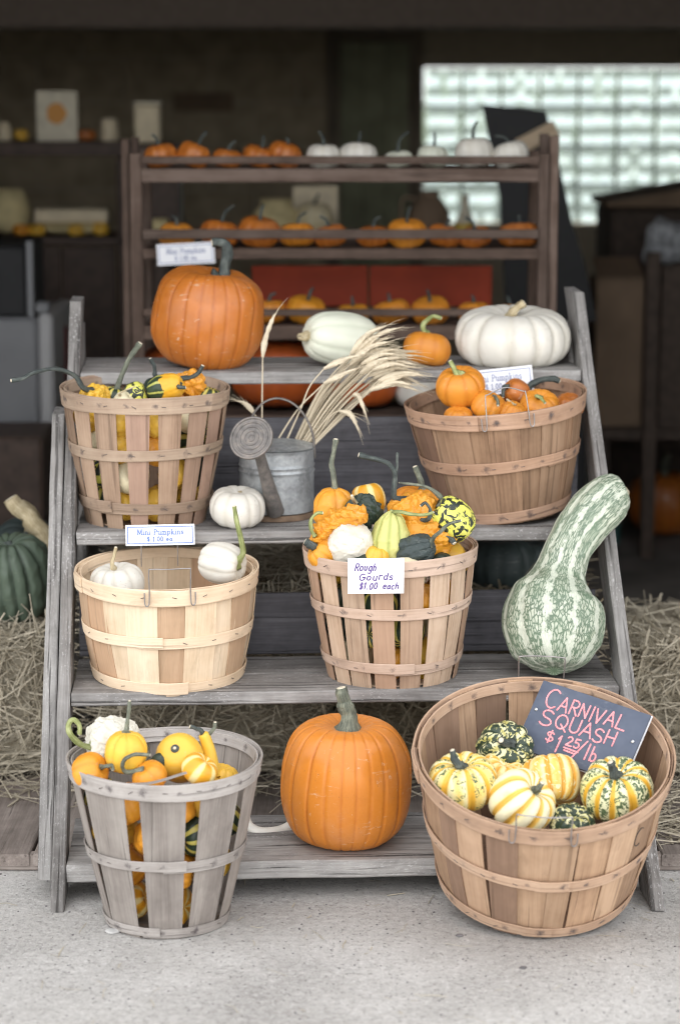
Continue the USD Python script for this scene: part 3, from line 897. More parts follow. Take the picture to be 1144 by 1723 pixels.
# ------------------------------------------------------------------ the brown rack of mini pumpkins behind the stand
RY = 6.0
rack = thing('tray_rack', 'dark brown wooden rack with trays of small pumpkins behind the stand', 'rack', P(572, 600, RY) * [1, 1, 0] + [0, 0.15, DECK_Z])
XL, XR = P(238, 300, RY)[0], P(907, 300, RY)[0]
RTOP = P(238, 258, RY)[2]
for x0, x1, top, dy in ((XL - 0.031, XL, RTOP, 0.0), (XL - 0.053, XL - 0.033, P(0, 234, RY)[2], 0.012), (XR, XR + 0.026, RTOP, 0.0), (XR + 0.028, XR + 0.052, P(0, 228, RY)[2], 0.012)):
    for yb in (RY + dy, RY + 0.30 + dy):
        board(rack, 'post', ((x0 + x1) / 2, yb + 0.018, 0.034), ((x0 + x1) / 2, yb + 0.018, top), x1 - x0, 0.036, 'rack_wood', (0, 1, 0), n=16)
trays = []
for ya, yb, rail in ((283, 306, (262, 275)), (418, 436, (385, 401)), (548, 572, (519, 531)), (700, 722, None)):
    z0, z1 = P(0, yb, RY)[2], P(0, ya, RY)[2]
    trays.append(z1)
    board(rack, 'front_board', (XL + 0.001, RY + 0.012, (z0 + z1) / 2), (XR - 0.001, RY + 0.012, (z0 + z1) / 2), z1 - z0, 0.016, 'rack_wood', (0, -1, 0), n=16)
    board(rack, 'back_board', (XL + 0.001, RY + 0.31, (z0 + z1) / 2), (XR - 0.001, RY + 0.31, (z0 + z1) / 2), z1 - z0, 0.016, 'rack_wood', (0, -1, 0), n=16)
    if rail:
        za, zb = P(0, rail[1], RY)[2], P(0, rail[0], RY)[2]
        board(rack, 'front_rail', (XL + 0.001, RY - 0.004, (za + zb) / 2), (XR - 0.001, RY - 0.004, (za + zb) / 2), zb - za, 0.012, 'rack_wood', (0, -1, 0), n=16)
    for k in range(4):
        y = RY + 0.055 + k * 0.065
        board(rack, 'tray_slat', (XL + 0.001, y, z1 - 0.008), (XR - 0.001, y, z1 - 0.008), 0.055, 0.012, 'rack_wood', n=6)

PY = RY + 0.085


def rack_spots(row, cols, Y=PY):
    out = []
    for c in cols:
        p = P(c, 300, Y)
        out.append(((p[0], Y + rnd.uniform(-0.012, 0.012), trays[row] - 0.001), 0.0, rnd.uniform(0.95, 1.05)))
    return out


def rack_row(name, labels, group, mats, spots, R, H, sm, seed, stem_h, bend):
    q = random.Random(seed)
    for lab, spot in zip(labels, spots):
        k = spot[2] * q.uniform(0.86, 1.12)
        r, h = R * k, H * k * q.uniform(0.85, 1.15)
        b = np.array(spot[0]) + [q.uniform(-0.006, 0.006), 0, 0]
        ax = unit([q.gauss(0, 0.16), q.gauss(-0.05, 0.14), 1])
        c = b + [0, 0, h * 0.47]
        sh, bd = stem_h * q.uniform(0.5, 1.25), bend * q.uniform(-1.4, 1.6)
        sp = c + np.array([ax * h * 0.45, ax * (h * 0.45 + sh * 0.55) + [bd * 0.25, 0, 0], ax * (h * 0.45 + sh) + [bd, q.uniform(-0.01, 0.01), -abs(bd) * 0.2]])
        gourd(name, lab, 'pumpkin', c, r, h, q.choice(mats), ax, stem_pts=sp, stem_mat=sm, r0=0.0045, r1=0.003, group=group, ribs=q.choice((8, 9, 10, 11)), depth=q.uniform(0.09, 0.15), seed=q.randrange(9999), nu=44, nv=18, cut=False, lump=0.06)


ORD = ['leftmost', 'second from the left', 'third from the left', 'fourth from the left', 'fifth from the left', 'sixth from the left', 'seventh from the left', 'eighth from the left', 'ninth from the left', 'rightmost']


def row_labels(what, n):
    return ['%s, %s' % (what, ORD[k] if k < n - 1 else ORD[-1]) for k in range(n)]


G1 = 'orange mini pumpkins on the top tray of the rack'
L1 = row_labels('orange mini pumpkin on the top tray of the rack', 5)
sp = rack_spots(0, (268, 325, 385, 432, 480))
rack_row('mini_pumpkin', L1, G1, ('deep_orange_skin',), sp, 0.047, 0.068, 'dark_stem', 11, 0.03, 0.012)
G2 = 'white mini pumpkins on the top tray of the rack'
L2 = row_labels('white mini pumpkin on the top tray of the rack', 6)
sp = rack_spots(0, (543, 604, 667, 731, 796, 862))
rack_row('white_mini_pumpkin', L2, G2, ('white_skin', 'ivory_skin', 'white_skin'), sp, 0.046, 0.066, 'dark_stem', 12, 0.045, 0.022)
G3 = 'orange mini pumpkins on the second tray of the rack'
L3 = row_labels('dark orange mini pumpkin on the second rack tray', 10)
sp = rack_spots(1, (295, 372, 437, 499, 558, 627, 687, 745, 804, 877))
rack_row('mini_pumpkin', L3, G3, ('deep_orange_skin', 'deep_orange_skin', 'mini_orange_skin'), sp, 0.049, 0.066, 'dark_stem', 13, 0.036, 0.016)
G4 = 'yellow orange mini pumpkins on the third tray of the rack'
L4 = row_labels('yellow orange mini pumpkin on the third rack tray', 9)
sp = rack_spots(2, (300, 380, 455, 516, 590, 660, 730, 800, 862))
rack_row('mini_pumpkin', L4, G4, ('gourd_orange_skin', 'mini_orange_skin'), sp, 0.051, 0.066, 'dark_stem', 14, 0.036, 0.012)
for px, w, lab in ((468, 165, 'large red orange pumpkin low on the rack, left of centre'), (612, 115, 'large red orange pumpkin low on the rack behind the wheat'), (812, 110, 'large red orange pumpkin low on the rack under the white pumpkin'), (305, 150, 'large red orange pumpkin low on the rack at its left end')):
    q = P(px, 620, RY + 0.16)
    R = w * mpp(q) / 2
    gourd('big_pumpkin', lab, 'pumpkin', (q[0], q[1], trays[3] + R * 0.75), R, R * 1.5, 'red_orange_skin', ribs=14, depth=0.06, seed=px, stem_pts=np.array([[q[0], q[1], trays[3] + R * 1.6], [q[0] + 0.01, q[1], trays[3] + R * 1.8]]), r0=0.012, r1=0.01, nu=56, nv=22)

q = P(705, 620, RY + 0.16)
R = 82 * mpp(q) / 2
gourd('white_pumpkin', 'dim white pumpkin low on the rack among the red orange ones', 'pumpkin', (q[0], q[1], trays[3] + R * 0.72), R, R * 1.45, 'white_skin', ribs=10, depth=0.08, seed=5, nu=48, nv=20)
crate = thing('red_crate', 'flat red painted board panel standing behind the third rack tray', 'panel', P(625, 520, 6.5))
for xa, xb in ((424, 619), (622, 828)):
    a, b = P(xa, 515, 6.5), P(xb, 447, 6.5)
    obj(crate, 'board', cbox(a[0], b[0], 6.5, 6.52, a[2], b[2], 0.002), 'red_paint')
for a_ in (440, 800):
    obj(crate, 'leg', box(P(a_, 515, 6.53)[0], P(a_ + 15, 515, 6.53)[0], 6.521, 6.54, 0.0335, P(0, 460, 6.53)[2]), 'dark_brown')


# ------------------------------------------------------------------ the dim back of the barn
def pbox(px0, px1, py0, py1, Y, depth, b=0.004):
    a, c = P(px0, py1, Y), P(px1, py0, Y)
    return cbox(a[0], c[0], Y, Y + depth, a[2], c[2], b)


def dropbox(px0, px1, py0, Y, depth, z0, b=0.004):
    a, c = P(px0, py0, Y), P(px1, py0, Y)
    return cbox(a[0], c[0], Y, Y + depth, z0, c[2], b)


def spin(profile, c, n=24, mat=None):
    m = trimesh.creation.revolve(np.array(profile, float), sections=n)
    m.apply_translation(c)
    return m


def solo(name, label, cat, mesh, mat, group=None, smooth=False):
    return obj(None, name, mesh, mat, smooth, label=label, cat=cat, group=group)


FLOOR = 0.0335
bk = thing('shelf_unit', 'dark brown shelf unit with trinkets on top at the far left', 'shelf unit', P(80, 262, 7.9) * [1, 1, 0] + [0, 0, FLOOR])
obj(bk, 'top_board', pbox(-90, 214, 238, 262, 7.9, 0.34), 'dark_brown')
obj(bk, 'shelf', pbox(-90, 205, 398, 412, 7.905, 0.33), 'dark_brown')
obj(bk, 'side_panel', dropbox(195, 208, 263, 7.91, 0.32, FLOOR), 'dark_brown')
obj(bk, 'side_panel', dropbox(-90, -77, 263, 7.91, 0.32, FLOOR), 'dark_brown')
obj(bk, 'door', dropbox(105, 194, 414, 7.915, 0.02, FLOOR + 0.05), 'dark_brown')
obj(bk, 'door', dropbox(14, 103, 414, 7.915, 0.02, FLOOR + 0.05), 'dark_brown')
TOPZ = P(0, 238, 7.9)[2] + 0.0005


def on_top(px, Y, z):
    p = P(px, 238, Y)
    return np.array([p[0], Y, z])


fr = thing('picture_frame', 'white picture card showing an orange pumpkin on the far left shelf', 'picture', on_top(95, 8.0, TOPZ))
obj(fr, 'card', pbox(62, 129, 152, 237, 8.0, 0.012, 0.002), 'frame_white')
c_ = P(95, 190, 7.998)
obj(fr, 'pumpkin_print', (np.vstack([[c_ + [0.034 * math.cos(a) * (1 + 0.06 * math.cos(5 * a)), 0, 0.036 * math.sin(a)] for a in np.linspace(0, 2 * PI, 24, endpoint=False)], [c_]]), np.array([(k, (k + 1) % 24, 24) for k in range(24)])), 'gourd_orange_skin', False, {'rib': (0.3, 0.5, 0)})
solo('jar', 'small cream jar at the far left end of the shelf unit', 'jar', spin([(0, 0), (0.02, 0), (0.023, 0.01), (0.023, 0.045), (0.016, 0.055), (0.016, 0.062), (0, 0.062)], on_top(8, 8.05, TOPZ)), 'cream_card')
solo('candle', 'short cream candle between the picture and the lantern', 'candle', spin([(0, 0), (0.030, 0), (0.031, 0.004), (0.028, 0.072), (0.02, 0.076), (0, 0.074)], on_top(185, 8.05, TOPZ)), 'cream_card')
b = on_top(36, 8.05, TOPZ)
gourd('mini_pumpkin', 'tiny yellow pumpkin left of the picture on the shelf unit', 'pumpkin', b + [0, 0, 0.021], 0.024, 0.042, 'gourd_yellow_skin', stem_pts=np.array([b + [0.003, 0, 0.05]]), r0=0.004, r1=0.003, ribs=8, depth=0.1, nu=32, nv=14, cut=False)
b = on_top(146, 8.05, TOPZ)
gourd('mini_pumpkin', 'tiny orange pumpkin right of the picture on the shelf unit', 'pumpkin', b + [0, 0, 0.02], 0.032, 0.042, 'deep_orange_skin', stem_pts=np.array([b + [0.003, 0, 0.05]]), r0=0.004, r1=0.003, ribs=8, depth=0.1, nu=32, nv=14, cut=False)
lan = thing('lantern', 'cream paper lantern standing at the right end of the shelf unit', 'lantern', on_top(246, 7.85, TOPZ))
obj(lan, 'shade', pbox(226, 268, 176, 240, 7.85, 0.09, 0.008), 'cream_card')
obj(lan, 'cap', pbox(224, 270, 170, 175.5, 7.846, 0.098, 0.003), 'frame_white')
obj(None, 'lantern_ledge', dropbox(216, 300, 241, 7.8, 0.2, FLOOR), 'dark_brown', label='dark cabinet under the cream lantern behind the rack post', cat='cabinet')
solo('wall_plaque', 'tan wooden plaque hanging on the dark block wall', 'plaque', pbox(292, 392, 156, 186, BACK - 0.05, 0.03), 'cardboard')
LOWZ = P(0, 398, 7.905)[2] + 0.0005
solo('white_box', 'long pale box lying on the lower shelf of the shelf unit', 'box', pbox(58, 180, 352, 374, 7.95, 0.16), 'cream_card')
bb = P(118, 398, 7.95)
solo('folded_cloth', 'crumpled cream cloth under the long pale box', 'cloth', trimesh.Trimesh(*(lambda m: (m[0] * [1, 1, 1] + [bb[0], 8.03, LOWZ + 0.026], m[1]))(lathe(0.13, 0.05, 5, 0.08, 3, lump=0.15, nu=40, nv=14)[0]), process=False), 'cloth', smooth=True)
bb = P(10, 398, 7.95)
solo('folded_cloth', 'tall cream cloth heap at the left edge of the lower shelf', 'cloth', trimesh.Trimesh(*(lambda m: (m[0] + [bb[0], 8.03, LOWZ + 0.085], m[1]))(lathe(0.07, 0.17, 4, 0.08, 5, lump=0.2, nu=40, nv=14)[0]), process=False), 'cloth', smooth=True)
bb = P(168, 398, 7.93)
gourd('squash', 'yellow squash at the right end of the lower shelf', 'squash', (bb[0], 7.95, LOWZ + 0.025), 0.028, 0.05, 'gourd_yellow_skin', ribs=8, depth=0.05, nu=32, nv=14)

for px_, mt_, lab_ in ((62, 'gourd_yellow_skin', 'yellow squash lying in front of the crumpled cream cloth'), (36, 'gourd_orange_skin', 'amber squash between the two cream cloths'), (128, 'gourd_yellow_skin', 'dim yellow gourd under the long pale box')):
    bb = P(px_, 398, 7.92)
    gourd('squash', lab_, 'squash', (bb[0], 7.925, LOWZ + 0.022), 0.030, 0.044, mt_, ribs=7, depth=0.06, nu=32, nv=14, seed=px_)
fz = thing('metal_cabinet', 'grey metal cabinet with a dark top at the left edge', 'cabinet', P(30, 800, 6.7) * [1, 1, 0] + [0, 0, FLOOR])
obj(fz, 'body', dropbox(-110, 62, 535, 6.7, 0.55, FLOOR, 0.01), 'grey_metal')
obj(fz, 'side_panel', dropbox(63, 88, 528, 6.72, 0.5, FLOOR, 0.01), 'white_metal')
obj(fz, 'upper_case', pbox(-110, 44, 412, 534, 6.75, 0.4, 0.012), 'black_board')
obj(fz, 'bracket', pbox(46, 54, 405, 533, 6.74, 0.03, 0.002), 'grey_metal')
obj(fz, 'knob', pbox(60, 82, 508, 527, 6.73, 0.05, 0.006), 'grey_metal')
solo('red_plank', 'narrow dark red plank standing beside the grey cabinet', 'plank', dropbox(90, 112, 548, 7.0, 0.03, FLOOR), 'dark_red')
solo('old_chest', 'low dark wooden chest behind the green pumpkins at the left', 'chest', dropbox(-80, 70, 735, 6.35, 0.3, FLOOR, 0.01), 'dark_brown')

# things on a table behind the rack
tb = thing('back_table', 'dark table behind the rack holding crocks and a jug', 'table', P(575, 400, 7.5) * [1, 1, 0] + [0, 0, FLOOR])
obj(tb, 'top', pbox(250, 900, 400, 412, 7.5, 0.5), 'dark_brown')
for a_, y_ in ((258, 7.52), (880, 7.52), (258, 7.92), (880, 7.92)):
    obj(tb, 'leg', dropbox(a_, a_ + 22, 413, y_, 0.045, FLOOR), 'dark_brown')
TZ = P(0, 400, 7.5)[2] + 0.0005
at = lambda px, Y=7.62: np.array([P(px, 380, Y)[0], Y, TZ])
solo('crock', 'cream crock behind the second tray of the rack', 'crock', spin([(0, 0), (0.055, 0), (0.075, 0.04), (0.075, 0.075), (0.05, 0.10), (0.055, 0.12), (0, 0.12)], at(465)), 'cloth', smooth=True)
solo('crock', 'small pale crock seen behind the rack left post', 'crock', spin([(0, 0), (0.03, 0), (0.036, 0.03), (0.03, 0.055), (0, 0.055)], at(268)), 'cloth', smooth=True)
solo('white_crate', 'pale box standing behind a round cream pumpkin in back of the rack', 'box', box(at(530)[0] - 0.075, at(530)[0] + 0.075, 7.76, 7.86, TZ, TZ + 0.155), 'cream_card')
gourd('cream_pumpkin', 'round cream pumpkin in front of the pale box behind the rack', 'pumpkin', at(530) + [0, 0, 0.055], 0.062, 0.11, 'cream_skin', stem_pts=np.array([at(530) + [0.0, 0, 0.11], at(530) + [0.012, 0, 0.135]]), r0=0.006, r1=0.004, stem_mat='dark_stem', ribs=8, depth=0.05, nu=40, nv=18, cut=False)
jg = thing('wicker_jug', 'brown wicker jug behind the second tray of the rack', 'jug', at(722))
obj(jg, 'body', spin([(0, 0), (0.05, 0), (0.068, 0.03), (0.066, 0.075), (0.045, 0.11), (0.03, 0.125), (0.034, 0.145), (0, 0.145)], at(722)), 'cardboard', 30)
cj, _ = tube(curve(at(722) + np.array([[-0.04, 0, 0.12], [-0.085, 0, 0.12], [-0.09, 0, 0.06], [-0.062, 0, 0.03]]), 16), 0.006, 6)
obj(jg, 'handle', cj, 'cardboard', True)
fl = thing('glass_flask', 'small flask half full of yellow liquid behind the rack', 'flask', at(782))
obj(fl, 'filling', spin([(0, 0), (0.036, 0), (0.034, 0.04), (0, 0.04)], at(782)), 'yellow_thing', 30)
obj(fl, 'neck', spin([(0.0335, 0.0405), (0.014, 0.085), (0.012, 0.13), (0.015, 0.132), (0.015, 0.128), (0.010, 0.125), (0.012, 0.085), (0.031, 0.0405)], at(782)), 'frame_white', 30)

# right side
Yb = 7.3
poly = [(812, 175), (918, 186), (938, 262), (962, 372), (985, 450), (1004, 540), (852, 540), (842, 330)]
pv_ = np.array([P(x, y, Yb) for x, y in poly])
from shapely.geometry import Polygon
ex_ = trimesh.creation.extrude_polygon(Polygon(pv_[:, [0, 2]]), 0.03, engine='earcut')
v_ = np.array(ex_.vertices)[:, [0, 2, 1]] + [0, Yb, 0]
bd = thing('black_easel', 'tall black slanted board standing before the glass blocks', 'board', P(925, 540, Yb) * [1, 1, 0] + [0, 0, FLOOR])
obj(bd, 'panel', (v_, np.array(ex_.faces)[:, ::-1]), 'black_board')
board(bd, 'wood_strip', P(872, 246, Yb - 0.012), P(936, 214, Yb - 0.012), 0.05, 0.016, 'pale_stave', (0, -1, 0))
obj(bd, 'foot', dropbox(862, 990, 541, Yb, 0.06, FLOOR), 'black_board')
lt = thing('low_table', 'low dark table at the right holding the tall cardboard box', 'table', P(1120, 722, 7.5) * [1, 1, 0] + [0, 0, FLOOR])
obj(lt, 'top', pbox(996, 1300, 722, 740, 7.5, 0.5), 'dark_crate')
for a_, y_ in ((1000, 7.51), (1270, 7.51), (1000, 7.93), (1270, 7.93)):
    obj(lt, 'leg', dropbox(a_, a_ + 24, 741, y_, 0.05, FLOOR), 'dark_crate')
z_ = P(0, 722, 7.5)[2] + 0.001
cbx = thing('cardboard_box', 'tall brown cardboard box with an open flap at the right', 'box', (P(1045, 600, 7.55)[0], 7.55, z_))
a, c = P(1002, 600, 7.55), P(1085, 470, 7.55)
obj(cbx, 'carton', cbox(a[0], c[0], 7.55, 7.80, z_, c[2], 0.004), 'cardboard')
fl0 = np.array([[a[0], 7.55, c[2] + 0.001], [c[0], 7.55, c[2] + 0.001], [c[0] - 0.005, 7.74, c[2] + 0.055], [a[0] + 0.005, 7.74, c[2] + 0.055]])
fv = np.vstack([fl0, fl0 + [0, 0, 0.005]])
obj(cbx, 'flap', (fv, trimesh.convex.convex_hull(fv).faces) if False else trimesh.convex.convex_hull(fv), 'cardboard')
solo('dark_post', 'dark upright post beside the cardboard box', 'post', dropbox(1090, 1112, 425, 7.45, 0.06, FLOOR), 'dark_crate')
cp = thing('dark_cupboard', 'dark cupboard with a slanted lid behind the cardboard box', 'cupboard', P(1150, 440, 8.1) * [1, 1, 0] + [0, 0, FLOOR])
obj(cp, 'case', dropbox(1030, 1300, 352, 8.1, 0.5, FLOOR, 0.01), 'dark_crate')
q0, q1 = P(1022, 350, 8.06), P(1300, 350, 8.06)
lv = np.array([[q0[0], 8.06, q0[2] + 0.004], [q1[0], 8.06, q0[2] + 0.004], [q1[0], 8.6, q0[2] + 0.004], [q0[0], 8.6, q0[2] + 0.004], [q0[0], 8.06, q0[2] + 0.02], [q1[0], 8.06, q0[2] + 0.12], [q1[0], 8.6, q0[2] + 0.12], [q0[0], 8.6, q0[2] + 0.02]])
obj(cp, 'lid', trimesh.convex.convex_hull(lv), 'cardboard')
wz = P(0, 444, 7.5)
ww = P(1128, 405, 7.6)
solo('wrapped_bundle', 'crumpled clear plastic bundle at the right edge', 'bundle', trimesh.Trimesh(*(lambda m: (m[0] + ww, m[1]))(lathe(0.078, 0.15, 7, 0.12, 8, lump=0.3, wart=0.02, wscale=30, nu=60, nv=30)[0]), process=False), 'clear_wrap')
solo('wooden_case', 'dark wooden case carrying the plastic bundle', 'case', cbox(P(1113, 440, 7.5)[0] + 0.002, P(1300, 440, 7.5)[0], 7.5, 7.8, z_, ww[2] - 0.072, 0.004), 'dark_crate')
p_ = P(1118, 838, 7.88)
gourd('big_pumpkin', 'dim orange pumpkin on the barn floor under the low table at the right edge', 'pumpkin', (p_[0], 7.88, FLOOR + 0.112), 0.128, 0.23, 'deep_orange_skin', ribs=14, depth=0.06, seed=61, stem_pts=np.array([[p_[0], 7.88, FLOOR + 0.25], [p_[0] + 0.01, 7.88, FLOOR + 0.28]]), r0=0.012, r1=0.01, nu=64, nv=26)
bt = P(1036, 800, 7.35)
solo('teal_bucket', 'teal bucket on the floor under the low table', 'bucket', spin([(0, 0), (0.06, 0), (0.075, 0.17), (0.078, 0.17), (0.078, 0.178), (0.072, 0.178), (0.058, 0.01), (0, 0.01)], (bt[0], 7.72, FLOOR)), 'teal_plastic', smooth=30)


# ------------------------------------------------------------------ straw bales
def straws(n, sampler, L=(0.08, 0.24), r=0.00145, seed=0):
    """n bent straws; sampler(rng) gives a point and a direction."""
    r_ = np.random.default_rng(seed)
    V, F, k = [], [], 0
    for _ in range(n):
        p, d, sag = sampler(r_)
        l = r_.uniform(*L)
        b = r_.normal(size=3) * l * 0.06
        pts = np.array([p - d * l / 2, p + b, p + d * l / 2])
        a = np.cross(d, [0.2, 0.3, 1.0])
        a /= np.linalg.norm(a) + 1e-9
        e = np.cross(d, a)
        rr = r * (0.6 + 1.5 * r_.random() ** 2)
        for q in pts:
            for t in (0, 2.09, 4.19):
                V.append(q + rr * (1.25 * a * math.cos(t) + 0.7 * e * math.sin(t)))
        for s_ in (0, 3):
            for j in range(3):
                j2 = (j + 1) % 3
                F += [(k + s_ + j, k + s_ + j2, k + s_ + 3 + j2), (k + s_ + j, k + s_ + 3 + j2, k + s_ + 3 + j)]
        k += 9
    return np.array(V), np.array(F)


def unit(v):
    v = np.asarray(v, float)
    return v / (np.linalg.norm(v) + 1e-9)


def bale(label, x0, x1, y0, y1, z0, z1, n, mat='old_straw', seed=0):
    t = thing('straw_bale', label, 'straw bale', ((x0 + x1) / 2, (y0 + y1) / 2, z0), 'straw bales around the stand')
    obj(t, 'packed_straw', cbox(x0 + 0.015, x1 - 0.015, y0 + 0.015, y1 - 0.015, z0, z1 - 0.015, 0.02), mat)

    def smp(r_):
        u = r_.random()
        x, y, z = r_.uniform(x0, x1), r_.uniform(y0, y1), r_.uniform(z0 + 0.01, z1)
        if u < 0.45:
            y = y0 + abs(r_.normal()) * 0.008 - 0.004
            d = unit([r_.normal(), r_.normal() * 0.15, r_.normal() * 0.55])
        elif u < 0.9:
            z = z1 + r_.normal() * 0.006 - 0.004
            d = unit([r_.normal(), r_.normal(), r_.normal() * 0.12])
        else:
            x = x0 if r_.random() < 0.5 else x1
            d = unit([r_.normal() * 0.2, r_.normal(), r_.normal() * 0.5])
        z = max(z, z0 + 0.005)
        if z < z0 + 0.06:
            d = unit([d[0], d[1], d[2] * 0.1])
        return np.array([x, y, z]), d, 0
    obj(t, 'straw', straws(n, smp, seed=seed), mat, False, kind='stuff')
    return t


BZ = DECK_Z + 0.002
bale('straw bale under the green pumpkins at the left edge', -1.2, -0.655, 4.99, 5.45, BZ, 0.36, 3000, 'straw', 1)
bale('shaded straw bale behind the left half of the stand', -0.52, 0.0, 5.0, 5.86, BZ, 0.45, 3000, 'straw', 2)
bale('shaded straw bale behind the right half of the stand', 0.02, 0.54, 5.0, 5.86, BZ, 0.40, 2200, 'old_straw', 3)
bale('loose pale straw bale to the right of the stand', 0.655, 1.12, 4.98, 5.42, BZ, 0.33, 2400, 'straw', 4)


def scatter(r_):
    right = r_.random() < 0.62
    if right:
        x, y = r_.uniform(0.62, 1.05), 4.52 + abs(r_.normal()) * 0.28
    else:
        x, y = r_.uniform(-1.0, 0.5), 4.98 - abs(r_.normal()) * 0.10
    h = max(0.0, (y - 4.6)) * 0.5 * r_.random() if right else r_.random() * 0.02
    return np.array([x, min(y, 5.0), DECK_Z + 0.004 + h]), unit([r_.normal(), r_.normal(), r_.normal() * 0.12]), 0


obj(None, 'loose_straw', straws(900, scatter, (0.06, 0.2), seed=6), 'straw', False, label='loose straws strewn on the deck around the bales', cat='straw', kind='stuff')

q = P(22, 985, 5.15)
gourd('green_pumpkin', 'ribbed green pumpkin on the left straw bale', 'pumpkin', (q[0], 5.15, 0.36 + 0.098), 0.092, 0.205, 'field_green_skin', (-0.1, -0.2, 1), ribs=13, depth=0.16, wart=0.006, wscale=45, seed=71, nu=100, nv=40, stem_pts=px_pts([(40, 905), (60, 890)], 5.2), stem_mat='dark_stem', r0=0.01, r1=0.008)
q = P(64, 945, 5.30)
gourd('green_pumpkin', 'blackish green pumpkin with a thick tan stem on the left straw bale', 'pumpkin', (q[0] - 0.03, 5.33, 0.36 + 0.10), 0.10, 0.20, 'slate_green_skin', (0.35, -0.35, 1), ribs=12, depth=0.10, seed=72, nu=90, nv=36, stem_pts=px_pts([(78, 925), (68, 893), (48, 868), (28, 852), (18, 838)], 5.2), stem_mat='tan_stem', r0=0.024, r1=0.017, flare=1.3)
for px, py, w, lab in ((838, 985, 120, 'dark green pumpkin in the shade under the upper shelf, behind the striped squash'), (905, 960, 90, 'smaller dark green pumpkin in the shade beside the striped squash neck'), (770, 990, 80, 'dark green pumpkin in the shade right of the middle basket')):
    q = P(px, py, 5.35)
    R = w * mpp(q) / 2
    gourd('green_pumpkin', lab, 'pumpkin', (q[0], 5.35 + (0.1 if w < 100 else 0), 0.392 + R * 0.72), R, R * 1.5, 'slate_green_skin', ribs=12, depth=0.12, seed=px, nu=64, nv=26, wart=0.003)


